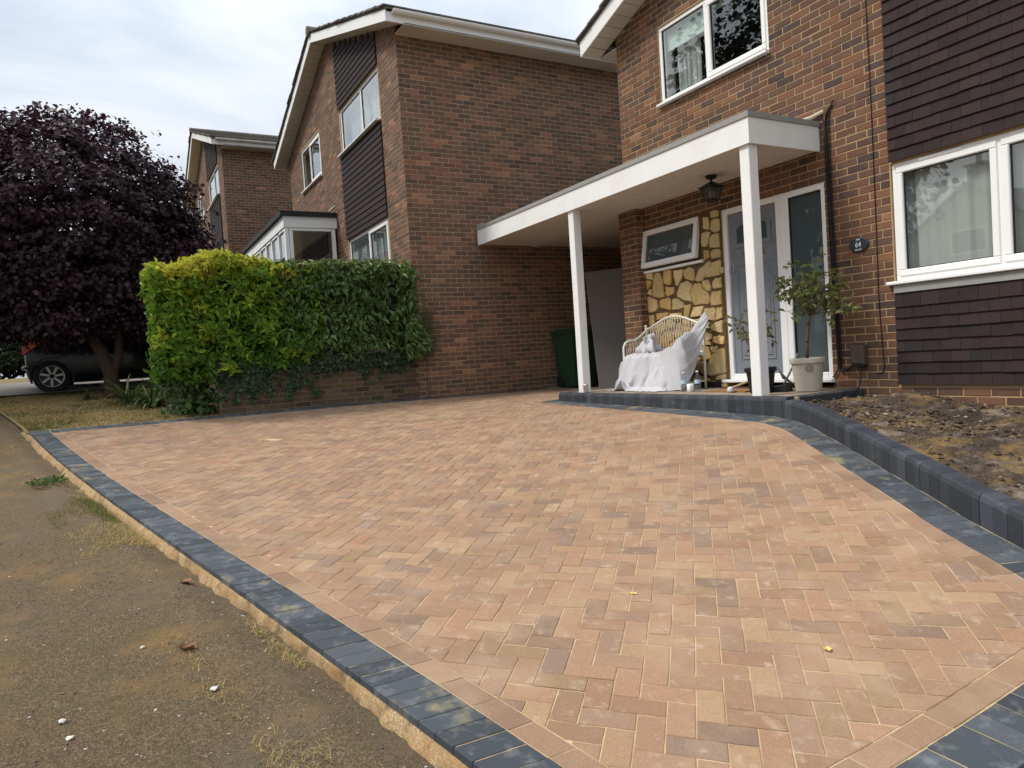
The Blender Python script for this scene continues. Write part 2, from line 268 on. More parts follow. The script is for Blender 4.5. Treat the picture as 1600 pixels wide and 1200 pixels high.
class MB:
    def __init__(s): s.v = []; s.f = []; s.t = []; s.m = []
    def add(s, V, Fs, tint=(.5, .5, .5), mi=0):
        b = len(s.v); s.v += [tuple(p) for p in V]; s.t += [tint]*len(V)
        for f in Fs: s.f.append(tuple(i+b for i in f)); s.m.append(mi)
        return s
    def box(s, x0, x1, y0, y1, z0, z1, tint=(.5, .5, .5), mi=0):
        return s.add([(x0, y0, z0), (x1, y0, z0), (x1, y1, z0), (x0, y1, z0), (x0, y0, z1), (x1, y0, z1), (x1, y1, z1), (x0, y1, z1)],
                     [(0, 3, 2, 1), (4, 5, 6, 7), (0, 1, 5, 4), (1, 2, 6, 5), (2, 3, 7, 6), (3, 0, 4, 7)], tint, mi)
    def lbox(s, Fm, u0, u1, z0, z1, n0, n1, mi=0, tint=(.5, .5, .5), bev=0):
        """box in a wall frame Fm=(O,U,N): u along the wall, z up, n outwards"""
        O, U, N = Fm; P = lambda u, z, n: O+U*u+Vector((0, 0, z))+N*n
        if not bev:
            V = [P(u0, z0, n0), P(u1, z0, n0), P(u1, z1, n0), P(u0, z1, n0), P(u0, z0, n1), P(u1, z0, n1), P(u1, z1, n1), P(u0, z1, n1)]
            return s.add(V, [(0, 3, 2, 1), (4, 5, 6, 7), (0, 1, 5, 4), (1, 2, 6, 5), (2, 3, 7, 6), (3, 0, 4, 7)], tint, mi)
        b = bev
        V = [P(u0, z0, n0), P(u1, z0, n0), P(u1, z1, n0), P(u0, z1, n0), P(u0, z0, n1-b), P(u1, z0, n1-b), P(u1, z1, n1-b), P(u0, z1, n1-b),
             P(u0+b, z0+b, n1), P(u1-b, z0+b, n1), P(u1-b, z1-b, n1), P(u0+b, z1-b, n1)]
        return s.add(V, [(0, 3, 2, 1), (0, 1, 5, 4), (1, 2, 6, 5), (2, 3, 7, 6), (3, 0, 4, 7), (4, 5, 9, 8), (5, 6, 10, 9), (6, 7, 11, 10), (7, 4, 8, 11), (8, 9, 10, 11)], tint, mi)
    def tube(s, path, rad, n=8, mi=0, tint=(.5, .5, .5), cap=True):
        P = [Vector(p) for p in path]; k = len(P); rad = rad if isinstance(rad, (list, tuple)) else [rad]*k
        b = len(s.v); up = None
        for i, p in enumerate(P):
            d = (P[min(i+1, k-1)]-P[max(i-1, 0)]).normalized()
            if up is None: up = Vector((0, 0, 1)) if abs(d.z) < .9 else Vector((1, 0, 0))
            x = (up - d*up.dot(d)).normalized(); y = d.cross(x); up = x
            for j in range(n):
                a = 2*PI*j/n; s.v.append(tuple(p+(x*math.cos(a)+y*math.sin(a))*rad[i])); s.t.append(tint)
        for i in range(k-1):
            for j in range(n):
                s.f.append((b+i*n+j, b+i*n+(j+1) % n, b+(i+1)*n+(j+1) % n, b+(i+1)*n+j)); s.m.append(mi)
        if cap:
            s.f.append(tuple(b+j for j in range(n-1, -1, -1))); s.m.append(mi); s.f.append(tuple(b+(k-1)*n+j for j in range(n))); s.m.append(mi)
        return s
    def lathe(s, prof, c, n=24, mi=0, tint=(.5, .5, .5), closed_bottom=True, closed_top=False):
        b = len(s.v); c = Vector(c)
        for r, z in prof:
            for j in range(n): a = 2*PI*j/n; s.v.append((c.x+r*math.cos(a), c.y+r*math.sin(a), c.z+z)); s.t.append(tint)
        for i in range(len(prof)-1):
            for j in range(n): s.f.append((b+i*n+j, b+i*n+(j+1) % n, b+(i+1)*n+(j+1) % n, b+(i+1)*n+j)); s.m.append(mi)
        if closed_bottom: s.f.append(tuple(b+j for j in range(n-1, -1, -1))); s.m.append(mi)
        if closed_top: q = b+(len(prof)-1)*n; s.f.append(tuple(q+j for j in range(n))); s.m.append(mi)
        return s
    def prism(s, A, B, mi=0, tint=(.5, .5, .5)):
        """two matching loops of points"""
        n = len(A); return s.add(list(A)+list(B), [tuple(range(n-1, -1, -1)), tuple(range(n, 2*n))]+[(i, (i+1) % n, n+(i+1) % n, n+i) for i in range(n)], tint, mi)
    def build(s, name, mats, parent=None, smooth=False, origin=None, **t):
        V = np.array(s.v, dtype=np.float32)
        o = Vector(origin) if origin is not None else Vector(((V[:, 0].min()+V[:, 0].max())/2, (V[:, 1].min()+V[:, 1].max())/2, V[:, 2].min()))
        me = npmesh(name, V-np.array(o, dtype=np.float32), s.f, mats, np.array(s.t, dtype=np.float32), s.m, smooth)
        return obj(name, me, parent, Matrix.Translation(o), **t)
def frameF(D, N=-1): return (Vector((0, D, 0)), Vector((1, 0, 0)), Vector((0, N, 0)))
def frameR(X): return (Vector((X, 0, 0)), Vector((0, 1, 0)), Vector((1, 0, 0)))
def vnoise(x, y, seed=0, octaves=4, lac=2.0, gain=.5):
    """value noise on arrays"""
    out = np.zeros_like(x, dtype=np.float64); amp = 1; tot = 0
    for o in range(octaves):
        rg = np.random.default_rng(seed+o).random((128, 128)); xi = np.floor(x).astype(int); yi = np.floor(y).astype(int); fx = x-xi; fy = y-yi
        fx = fx*fx*(3-2*fx); fy = fy*fy*(3-2*fy)
        g = lambda a, b: rg[a % 128, b % 128]
        out += amp*((g(xi, yi)*(1-fx)+g(xi+1, yi)*fx)*(1-fy)+(g(xi, yi+1)*(1-fx)+g(xi+1, yi+1)*fx)*fy); tot += amp; amp *= gain; x = x*lac+17.3; y = y*lac+5.1
    return out/tot
_CO = np.array([-0.9229702257821564, -0.31129437260176945, 0.26837439652331513, 0.007614316368561788, 0.2212916505374136, 0.24057216480532037, -0.10973650391968166, -0.10895887668902654, 0.29224842938240904, -0.021118096191008854])
def G(x, y):
    """height of the sloping plot (metres, eye level = 0)"""
    x = np.asarray(x, float); y = np.asarray(y, float); xc = np.clip(x, -11., -.8); yc = np.clip(y, -1.2, 5.7)
    a = (xc+6)/5; b = (yc-3)/4
    z = _CO[0]+_CO[1]*a+_CO[2]*b+_CO[3]*a*a+_CO[4]*a*b+_CO[5]*b*b+_CO[6]*a**3+_CO[7]*a*a*b+_CO[8]*a*b*b+_CO[9]*b**3
    d = x-xc
    return z-.075*np.clip(d, -10, 12)-.012*np.clip(d+10, -60, 0)
def g1(x, y): return float(G(x, y))
def gn(x, y):
    e = .05; return Vector((-(g1(x+e, y)-g1(x-e, y))/(2*e), -(g1(x, y+e)-g1(x, y-e))/(2*e), 1)).normalized()
def leaves(name, pos, axis, nrm, size, width, mat_, parent, tint, fold=.12, droop=.1, **t):
    pos = np.asarray(pos); n = len(pos); axis = axis/np.linalg.norm(axis, axis=1, keepdims=True)
    side = np.cross(nrm, axis); side /= np.linalg.norm(side, axis=1, keepdims=True)+1e-9; nn = np.cross(axis, side)
    T = np.array([(0, 0, 0), (.35, .5, fold), (.72, .36, fold*.7), (1, 0, -droop), (.72, -.36, fold*.7), (.35, -.5, fold)])
    sz = np.asarray(size).reshape(n, 1, 1) if np.ndim(size) else size
    wd = np.asarray(width).reshape(n, 1, 1) if np.ndim(width) else width
    V = pos[:, None, :]+sz*(axis[:, None, :]*T[None, :, 0:1]+side[:, None, :]*T[None, :, 1:2]*wd+nn[:, None, :]*T[None, :, 2:3])
    b = (np.arange(n)*6)[:, None]
    Fc = np.concatenate([b+np.array([[0, 1, 2, 3]]), b+np.array([[0, 3, 4, 5]])])
    me = npmesh(name, V.reshape(-1, 3)-np.array(WM[parent.name].translation if parent else (0, 0, 0)), Fc, mat_, np.repeat(tint, 6, axis=0))
    return obj(name, me, parent, Matrix.Translation(WM[parent.name].translation) if parent else Matrix(), **t)
def rdir(n): v = RNG.normal(size=(n, 3)); return v/np.linalg.norm(v, axis=1, keepdims=True)
def grid_mesh(name, xs, ys, zf, mat_, **t):
    X, Y = np.meshgrid(xs, ys, indexing='xy'); Z = zf(X, Y); V = np.stack([X, Y, Z], -1).reshape(-1, 3)
    nx, ny = len(xs), len(ys); i = (np.arange(ny-1)[:, None]*nx+np.arange(nx-1)[None, :]).reshape(-1)
    return obj(name, npmesh(name, V, np.stack([i, i+1, i+nx+1, i+nx], -1), mat_, smooth=True), **t)
def pick_top(items, score, n=300):
    order = sorted(range(len(items)), key=lambda i: -score(items[i])); s = set(order[:n]); return s
# ------------------------------------------------------------------ ground and drive
SL = .219                                   # the pavement edge runs 12 degrees off the house fronts
def yline(x, c=1.350): return SL*x+c
def far_axis(lo, hi, a, b, fine, k=1.35):
    mid = list(np.arange(a, b, fine)); l = []; s = fine; p = a
    while p > lo: s *= k; p -= s; l.append(p)
    r = []; s = fine; p = b
    while p < hi: r.append(p); s *= k; p += s
    return np.array(l[::-1]+mid+r)
grid_mesh('ground', far_axis(-420, 420, -20, 3, .5), far_axis(-420, 420, -6, 10, .5), lambda x, y: G(x, y)-.10+.02*vnoise(x*.8, y*.8, 5)-np.clip((np.hypot(x+6, y-3)-40)*.02, 0, 6), M['ground'], kind='structure')

KP = [(-8.3, 6.62), (-8.3, 5.36), (-4.62, 5.36), (-4.36, 5.305), (-4.16, 5.225), (-3.93, 5.10), (-3.71, 4.965), (-3.48, 4.83), (-3.24, 4.685), (-3.0, 4.545), (-2.82, 4.44), (-2.62, 4.325), (-2.43, 4.215),
      (-2.27, 4.115), (-2.09, 4.02), (-1.92, 3.94), (-1.7, 3.83), (-1.45, 3.71), (-1.15, 3.57), (-.9, 3.46)]
def offset(P, d):
    out = []
    for i in range(len(P)):
        ns = []
        for j in (i-1, i):
            if 0 <= j < len(P)-1:
                t = Vector((P[j+1][0]-P[j][0], P[j+1][1]-P[j][1])).normalized(); ns.append(Vector((t.y, -t.x)))
        n = sum(ns, Vector((0, 0))).normalized(); c = n.dot(ns[0]); n = n/max(c, .4)
        out.append((P[i][0]+n.x*d, P[i][1]+n.y*d))
    return out
# a positive offset lies to the right of the direction of travel, which is the drive's side
K_char, K_str = offset(KP, .205), offset(KP, .312)
def seg_len(P): return [0]+list(np.cumsum([math.hypot(P[i+1][0]-P[i][0], P[i+1][1]-P[i][1]) for i in range(len(P)-1)]))
def at(P, L, s):
    s = min(max(s, 0), L[-1]-1e-6)
    for i in range(len(P)-1):
        if L[i+1] >= s:
            f = (s-L[i])/(L[i+1]-L[i]+1e-9); return (P[i][0]+(P[i+1][0]-P[i][0])*f, P[i][1]+(P[i+1][1]-P[i][1])*f)
def clip(poly, a, b, c):
    """keep a*x+b*y+c >= 0"""
    out = []
    for i in range(len(poly)):
        p, q = poly[i], poly[(i+1) % len(poly)]; dp = a*p[0]+b*p[1]+c; dq = a*q[0]+b*q[1]+c
        if dp >= 0: out.append(p)
        if (dp >= 0) != (dq >= 0): f = dp/(dp-dq); out.append((p[0]+(q[0]-p[0])*f, p[1]+(q[1]-p[1])*f))
    return out
def area(P): return sum(P[i][0]*P[(i+1) % len(P)][1]-P[(i+1) % len(P)][0]*P[i][1] for i in range(len(P)))/2
def inset(P, d):
    A = list(P)
    n = len(P)
    for i in range(n):
        p, q = P[i], P[(i+1) % n]; dx, dy = q[0]-p[0], q[1]-p[1]; l = math.hypot(dx, dy)
        if l < 1e-6: continue
        a, b = -dy/l, dx/l
        A = clip(A, a, b, -(a*p[0]+b*p[1])-d)
        if len(A) < 3: return None
    return A
def block_geo(P, zf, h, joint=.0020, ch=.003, depth=.03):
    if area(P) < 0: P = P[::-1]
    Q = inset(P, joint)
    if not Q or len(Q) < 3: return None
    T = inset(Q, ch)
    c = (sum(p[0] for p in Q)/len(Q), sum(p[1] for p in Q)/len(Q))
    if not T or len(T) != len(Q): T = [(p[0]+(c[0]-p[0])*.06, p[1]+(c[1]-p[1])*.06) for p in Q]
    n = len(Q)
    V = [(p[0], p[1], zf(*p)+h) for p in T]+[(p[0], p[1], zf(*p)+h-.0022) for p in Q]+[(p[0], p[1], zf(*p)+h-depth) for p in Q]
    Fc = [tuple(range(n))]+[(n+i, n+(i+1) % n, (i+1) % n, i) for i in range(n)]+[(2*n+i, 2*n+(i+1) % n, n+(i+1) % n, n+i) for i in range(n)]
    return V, Fc

drv = MB()
# bedding and jointing sand just below the paver tops
xs = np.linspace(-10.62, -1.16, 96); NY = 70
top_y = lambda x: float(np.interp(x, [p[0] for p in KP[2:]], [p[1] for p in KP[2:]])) if x > -4.62 else (5.37 if x > -8.3 else 6.66)
V = []; Fq = []
for i, x in enumerate(xs):
    y0, y1 = yline(x)+.012, top_y(x)
    for j in range(NY): y = y0+(y1-y0)*j/(NY-1); V.append((x, y, g1(x, y)-.0036+.0022*(random.random()-.5)))
i = np.arange(95)[:, None]*NY+np.arange(NY-1)[None, :]; i = i.reshape(-1)
DRIVE = obj('driveway', npmesh('driveway', V, np.stack([i, i+NY, i+NY+1, i+1], -1), M['joint'], smooth=True), kind='structure')

# herringbone field at 46 degrees, aligned on a paver corner measured in the photograph
TH = R(46.3); OX, OY = -2.0653, 1.7462; LU = .1012
def lat(i, j): return (OX+LU*(i*math.cos(TH)-j*math.sin(TH)), OY+LU*(i*math.sin(TH)+j*math.cos(TH)))
Lk = K_str
def field_clip(P, c):
    P = clip(P, -SL, 1, -1.6655)                               # front border
    if len(P) > 2: P = clip(P, -1, 0, -1.457)                 # right border
    if len(P) > 2: P = clip(P, 1, 0, 10.395)                  # left border
    if len(P) > 2: P = clip(P, 0, -1, 6.6)
    if len(P) < 3: return None
    best = None
    for k in range(len(Lk)-1):
        ax, ay = Lk[k]; bx, by = Lk[k+1]; dx, dy = bx-ax, by-ay; l2 = dx*dx+dy*dy
        t = min(1, max(0, ((c[0]-ax)*dx+(c[1]-ay)*dy)/l2)); d = math.hypot(c[0]-ax-dx*t, c[1]-ay-dy*t)
        if best is None or d < best[0]-1e-6: best = (d, ax, ay, dx, dy)
    d, ax, ay, dx, dy = best
    side = dy*(c[0]-ax)-dx*(c[1]-ay)
    if side < 0 and d > .14: return None
    if d < .25:
        l = math.hypot(dx, dy); P = clip(P, dy/l, -dx/l, -(dy*ax-dx*ay)/l)
    return P if len(P) > 2 and abs(area(P)) > .0012 else None
pav = []
for i in range(-95, 75):
    for j in range(-75, 95):
        k = (i-j) % 4
        if k == 0: cs = [lat(i, j), lat(i+2, j), lat(i+2, j+1), lat(i, j+1)]; rot = 0
        elif k == 3: cs = [lat(i, j), lat(i+1, j), lat(i+1, j+2), lat(i, j+2)]; rot = 1
        else: continue
        c = (sum(p[0] for p in cs)/4, sum(p[1] for p in cs)/4)
        if not (-10.7 < c[0] < -1.3 and yline(c[0]) < c[1] < 6.8): continue
        P = field_clip(cs, c)
        if P is None: continue
        full = len(P) == 4 and abs(abs(area(P))-2*LU*LU) < 1e-5
        pav.append((c, rot, P, full))
top = pick_top(pav, lambda p: seen_size((p[0][0], p[0][1], g1(*p[0])), abs(area(p[2]))/.02*.6+.4))
NVAR = 28; variants = []
for k in range(NVAR):
    P = [(-LU, -LU/2), (LU, -LU/2), (LU, LU/2), (-LU, LU/2)]
    V, Fc = block_geo(P, lambda x, y: 0, 0); t = (random.random(), random.random(), random.random())
    variants.append(npmesh('paver', V, Fc, M['paver'], np.tile(t, (len(V), 1))))
def surf_matrix(x, y, ang, h=0):
    n = gn(x, y); u = Vector((math.cos(ang), math.sin(ang), 0)); u = (u-n*u.dot(n)).normalized(); v = n.cross(u)
    return Matrix(((u.x, v.x, n.x, x), (u.y, v.y, n.y, y), (u.z, v.z, n.z, g1(x, y)+h), (0, 0, 0, 1)))
rest = MB()
for k, (c, rot, P, full) in enumerate(pav):
    h = max(-.0012, random.gauss(0, .0009))
    if k in top and full:
        mtx = surf_matrix(c[0], c[1], TH+(PI/2 if rot else 0)+random.gauss(0, .004), h) @ Matrix.Rotation(random.gauss(0, .0025), 4, 'X')
        obj('paver', random.choice(variants), DRIVE, mtx)
    else:
        g = block_geo(P, g1, h)
        if not g: continue
        t = (random.random(), random.random(), random.random())
        if k in top:
            V = np.array(g[0]); o = V.mean(0); obj('paver', npmesh('paver', V-o, g[1], M['paver'], np.tile(t, (len(V), 1))), DRIVE, Matrix.Translation(Vector(o)))
        else: rest.add(g[0], g[1], t)
rest.build('paver_field', M['paver'], DRIVE, kind='stuff')
def course(name, A, B, step, m, s0=0, s1=None, h=0):
    """blocks between two guide lines A and B of the same number of points"""
    mid = [((a[0]+b[0])/2, (a[1]+b[1])/2) for a, b in zip(A, B)]; L = seg_len(mid); LA, LB = seg_len(A), seg_len(B)
    s1 = L[-1] if s1 is None else s1; n = max(1, round((s1-s0)/step))
    for i in range(n):
        f = [(s0+(s1-s0)*(i+d)/n)/L[-1] for d in (0, 1)]
        P = [at(A, LA, f[0]*LA[-1]), at(A, LA, f[1]*LA[-1]), at(B, LB, f[1]*LB[-1]), at(B, LB, f[0]*LB[-1])]
        g = block_geo(P, g1, h+max(-.0012, random.gauss(0, .001)))
        if not g: continue
        V = np.array(g[0]); o = V.mean(0); t = (random.random(), random.random(), random.random())
        obj(name, npmesh(name, V-o, g[1], m, np.tile(t, (len(V), 1))), DRIVE, Matrix.Translation(Vector(o)))
ln = lambda c, x0, x1: [(x0, SL*x0+c), (x1, SL*x1+c)]
course('edging_paver', ln(1.350, -10.60, -1.15), ln(1.556, -10.60, -1.15), .1015, M['charcoal'])
course('border_paver', ln(1.557, -10.39, -1.353), ln(1.665, -10.39, -1.353), .203, M['border'])
course('edging_paver', [(-1.352, 1.268), (-1.352, 3.34)], [(-1.148, 1.312), (-1.148, 3.34)], .1015, M['charcoal'])
course('border_paver', [(-1.457, 1.352), (-1.457, 3.36)], [(-1.354, 1.372), (-1.354, 3.36)], .203, M['border'])
course('edging_paver', [(-10.395, -.715), (-10.395, 6.55)], [(-10.598, -.76), (-10.598, 6.55)], .1015, M['charcoal'])
course('edging_paver', offset(KP, .003), K_char, .1015, M['charcoal'], 0, seg_len(K_char)[-1]-.3)
course('border_paver', offset(KP, .2055), offset(KP, .3115), .203, M['border'], 0, seg_len(K_str)[-1]-.35)

# ------------------------------------------------------------------ porch step and kerb: one concrete block after another
STEP = -.535
def kerb_run(parent, P, zbot, ztop, w=.125, step=.101, s0=0, s1=None, bev=.024, flip=1):
    L = seg_len(P); s = s0; s1 = L[-1] if s1 is None else s1
    while s < s1-.03:
        e = min(s+(step if random.random() > .12 else step*.62), s1)
        a, b = at(P, L, s+.0008), at(P, L, e-.0008); t = Vector((b[0]-a[0], b[1]-a[1])).normalized(); n = Vector((-t.y, t.x))*flip
        j = random.gauss(0, .0010); jz = random.gauss(0, .0007)
        def ring(p):
            q = lambda d, z: (p[0]+n.x*(d+j), p[1]+n.y*(d+j), z+jz)
            zb, zt = zbot(*p), ztop(*p)
            return [q(0, zb), q(0, zt-bev*1.5), q(bev*.35, zt-bev*.5), q(bev, zt), q(w-.006, zt), q(w, zt-.006), q(w, zb)]
        m = MB(); A, B = ring(a), ring(b); c = (random.random(), random.random(), random.random())
        if flip < 0: A, B = B, A
        m.prism(A, B, tint=c); m.build('kerb_block', M['kerb'], parent)
        s = e
stepT = thing('porch_step', (-6.3, 5.9, -.7), 'low concrete porch step faced with charcoal kerb blocks below the front door', 'step')
MB().box(-8.295, -4.425, 5.475, 6.44, -.80, STEP-.002).build('slab', M['slab'], stepT)
kerb_run(stepT, [(-8.3, 5.36), (-4.47, 5.36)], lambda x, y: g1(x, 5.3)-.04, lambda x, y: STEP)
kerb_run(stepT, [(-4.42, 5.5), (-4.42, 6.44)], lambda x, y: -.80, lambda x, y: STEP+.0005, bev=.012)
kerb_run(stepT, [(-8.3, 6.44), (-8.3, 5.49)], lambda x, y: g1(x, 5.6)-.04, lambda x, y: STEP+.0005, bev=.012)
kerbT = thing('kerb', (-3, 4.5, -.95), 'curved charcoal block kerb holding back the soil bed beside the drive', 'kerb')
KC = [(-4.463, 5.335)]+KP[3:]
kerb_run(kerbT, KC, lambda x, y: g1(x, y)-.05, lambda x, y: max(min(g1(x, y)+.163+.012*min(1, max(0, (x+3.2))), STEP), -2))

# ------------------------------------------------------------------ soil bed
def ybed(x): return np.interp(x, [p[0] for p in KP[3:]]+[1.4], [p[1]+.135 for p in KP[3:]]+[2.7])
xs = np.linspace(-4.415, 1.2, 300); ts = np.linspace(0, 1, 130)
X = np.repeat(xs[:, None], 130, 1); yb = ybed(xs)
yb = np.where(xs < -4.3, 5.45, yb)[:, None]; Tt = ts[None, :]; Y = yb+(6.444-yb)*Tt
zk = np.array([g1(x, float(y)-.1) for x, y in zip(xs, yb[:, 0])])[:, None]+.163-.035
zw = (-.625-.062*(X+4.2))
Z = zk+(zw-zk)*np.clip(Tt*1.15, 0, 1)**.9+.03*(vnoise(X*2.1, Y*2.1, 31)-.5)+.05*(vnoise(X*7, Y*7, 32)-.5)+.045*(vnoise(X*22, Y*22, 33, 4, gain=.6)-.5)
Z += .10*np.exp(-((X+3.75)**2/.10+(Y-6.12)**2/.05))+.05*np.exp(-((X+3.2)**2/.2+(Y-5.9)**2/.05))+.05*np.exp(-((X+2.3)**2/.15+(Y-5.2)**2/.06))
V = np.stack([X, Y, Z], -1).reshape(-1, 3); i = (np.arange(299)[:, None]*130+np.arange(129)[None, :]).reshape(-1)
BED = obj('soil_bed', npmesh('soil_bed', V, np.stack([i, i+130, i+131, i+1], -1), M['soil'], smooth=True), kind='structure')
def rocks(name, P, S, m, tints, parent=None, sub=0, **t):
    """irregular lumps from a jittered octahedron-like hull"""
    base = np.array([(1, 0, 0), (-1, 0, 0), (0, 1, 0), (0, -1, 0), (0, 0, 1), (0, 0, -.6), (.6, .6, .5), (-.6, .6, .5), (-.6, -.6, .5), (.6, -.6, .5)])
    Fc = np.array([(4, 9, 6), (4, 6, 7), (4, 7, 8), (4, 8, 9), (0, 6, 9), (2, 7, 6), (1, 8, 7), (3, 9, 8), (0, 2, 6), (2, 1, 7), (1, 3, 8), (3, 0, 9), (0, 5, 2), (2, 5, 1), (1, 5, 3), (3, 5, 0)])
    n = len(P); jit = 1+.35*(RNG.random((n, 10, 3))-.5)*2; a = RNG.random(n)*2*PI; sc = .7+.6*RNG.random((n, 1, 3))
    B = base[None]*jit*sc; c, s = np.cos(a)[:, None], np.sin(a)[:, None]
    Bx = B[..., 0]*c-B[..., 1]*s; By = B[..., 0]*s+B[..., 1]*c
    V = P[:, None, :]+np.stack([Bx, By, B[..., 2]*.75], -1)*S[:, None, None]
    Fa = (np.arange(n)*10)[:, None, None]+Fc[None]
    return obj(name, npmesh(name, V.reshape(-1, 3), Fa.reshape(-1, 3), m, np.repeat(tints, 10, 0)), parent, **t)
n = 14000; k = RNG.integers(0, 295, n); l = RNG.integers(0, 128, n); dens = vnoise(X[k, l]*2.2, Y[k, l]*2.2, 61)
kp = RNG.random(n) < np.clip((dens-.35)*3, .12, 1); k, l = k[kp], l[kp]; n = len(k)
P = np.stack([X[k, l], Y[k, l], Z[k, l]], -1)+RNG.normal(0, .008, (n, 3))*np.array([1, 1, .2]); S = .004+.022*RNG.random(n)**3
rocks('soil_clods', P, S, M['clod'], RNG.random((n, 3)), BED, kind='stuff')

# ------------------------------------------------------------------ pavement in front, covered in dirt
ux = Vector((1, SL)).normalized(); nx_ = Vector((SL, -1)).normalized()
def path_z(x, y, t):
    return G(x, y)-.052+.036*np.clip((-10.9-x)/.6, 0, 1)-.028*np.exp(-(t/.09)**2)+.026*np.exp(-((t-.22)/.09)**2)+.016*(vnoise(x*1.7, y*1.7, 7)-.5)+.010*(vnoise(x*9, y*9, 8)-.5)+.006*(vnoise(x*40, y*40, 9, 3)-.5)
ss = np.concatenate([np.arange(-30, -14, .5), np.arange(-14, -7, .08), np.arange(-7, 2.2, .02)])/1.0
tt = np.concatenate([[-.03], np.arange(0, 2.2, .02), np.arange(2.2, 4.6, .1)])
Sg, Tg = np.meshgrid(ss, tt, indexing='xy'); PX = Sg*ux.x+Tg*nx_.x; PY = 1.350+Sg*ux.y+Tg*nx_.y
PZ = path_z(PX, PY, Tg)
V = np.stack([PX, PY, PZ], -1).reshape(-1, 3); a = len(ss); i = (np.arange(len(tt)-1)[:, None]*a+np.arange(a-1)[None, :]).reshape(-1)
PATH = obj('pavement', npmesh('pavement', V, np.stack([i, i+a, i+a+1, i+1], -1), M['path'], smooth=True), kind='structure')
# strip of bedding sand along the new edge
ss2 = np.arange(-11.1, .4, .02); wdt = -.004+.080*vnoise(ss2*2.3, ss2*0+3, 14)+.075*(vnoise(ss2*11, ss2*0, 15)-.5); wdt = np.clip(wdt+.03*(np.clip(-ss2-4, 0, 3)/3),   .008, 1)
tj = np.linspace(-.04, 1, 9); Sg = np.repeat(ss2[None], 9, 0); wdt = np.clip(wdt*.68, .008, 1); Tg = np.where(tj[:, None] < 0, tj[:, None], tj[:, None]*wdt[None])
PX2 = Sg*ux.x+Tg*nx_.x; PY2 = 1.350+Sg*ux.y+Tg*nx_.y; f = np.clip(tj, 0, 1)[:, None]
Z2 = (G(PX2, PY2)-.028)*(1-f)+(path_z(PX2, PY2, Tg)-.004)*f+.008*np.sin(f*PI)+.007*(vnoise(PX2*22, PY2*22, 16)-.5)*(1-f*.6)
V = np.stack([PX2, PY2, Z2], -1).reshape(-1, 3); a = len(ss2); i = (np.arange(8)[:, None]*a+np.arange(a-1)[None, :]).reshape(-1)
obj('sand_strip', npmesh('sand_strip', V, np.stack([i, i+a, i+a+1, i+1], -1), M['sand'], smooth=True), kind='structure')
n = 16000; s_ = -6.5*RNG.random(n)**.85+.2; t_ = .03+2.6*RNG.random(n)**1.25
x, y = s_*ux.x+t_*nx_.x, 1.35+s_*ux.y+t_*nx_.y; P = np.stack([x, y, path_z(x, y, t_)+.001], -1)
rocks('path_grit', P, .0014+.0055*RNG.random(n)**7, M['pebble'], RNG.random((n, 3))**np.array([2.8, 1, 1]), PATH, kind='stuff')

# ------------------------------------------------------------------ lawn, neighbour's drive
xs = np.linspace(-31, -10.61, 160); ts = np.linspace(0, 1, 70)
X = np.repeat(xs[:, None], 70, 1); Y = (yline(X, 1.32)+(7.5-yline(X, 1.32))*ts[None]**1.4)
Z = G(X, Y)-.02+.03*(vnoise(X*1.5, Y*1.5, 21)-.5)+.012*(vnoise(X*9, Y*9, 22)-.5)
V = np.stack([X, Y, Z], -1).reshape(-1, 3); i = (np.arange(159)[:, None]*70+np.arange(69)[None, :]).reshape(-1)
LAWN = obj('lawn', npmesh('lawn', V, np.stack([i, i+70, i+71, i+1], -1), M['lawnsoil'], smooth=True), kind='structure')
xs = np.linspace(-19.2, -15.75, 30); ts = np.linspace(0, 1, 30); X = np.repeat(xs[:, None], 30, 1); Y = yline(X, -.4)+(3-yline(X, -.4))*ts[None]
V = np.stack([X, Y, G(X, Y)+.012], -1).reshape(-1, 3); i = (np.arange(29)[:, None]*30+np.arange(29)[None, :]).reshape(-1)
obj('side_drive', npmesh('side_drive', V, np.stack([i, i+30, i+31, i+1], -1), M['gravel']), kind='structure')
def blades(name, P, H, lean, m, tints, wid=.004, parent=None, **t):
    n = len(P); d = rdir(n)*np.array([1, 1, 0]); d /= np.linalg.norm(d, axis=1, keepdims=True)+1e-9; s = np.stack([-d[:, 1], d[:, 0], d[:, 0]*0], -1)*wid
    up = np.array([0, 0, 1.])[None]; H = H[:, None]
    m1 = P+up*H*.55+d*lean*H*.35; tip = P+up*H*(1-.35*lean)+d*lean*H
    V = np.stack([P-s, P+s, m1+s*.7, m1-s*.7, tip], 1).reshape(-1, 3); b = (np.arange(n)*5)[:, None]
    F = [b+np.array([[0, 1, 2, 3]]), b+np.array([[3, 2, 4]])]
    return obj(name, npmesh(name, V, F, m, np.repeat(tints, 5, 0)), parent, **t)
n = 42000; x = -10.66-8.6*RNG.random(n)**1.2; y = yline(x, 1.36)+3.4*RNG.random(n)**1.3
kp = ~((x < -15.75) & (x > -19.2)); x, y = x[kp], y[kp]; n = len(x)
gv = vnoise(x*1.1+3, y*1.1, 24); tn = np.stack([np.clip(.80-1.9*(gv-.44)+.22*RNG.normal(size=n), 0, 1), RNG.random(n), RNG.random(n)], -1)
P = np.stack([x, y, G(x, y)-.02], -1)
blades('grass', P, .014+.030*RNG.random(n), 1.1, M['grass'], tn, .0045, LAWN, kind='stuff')
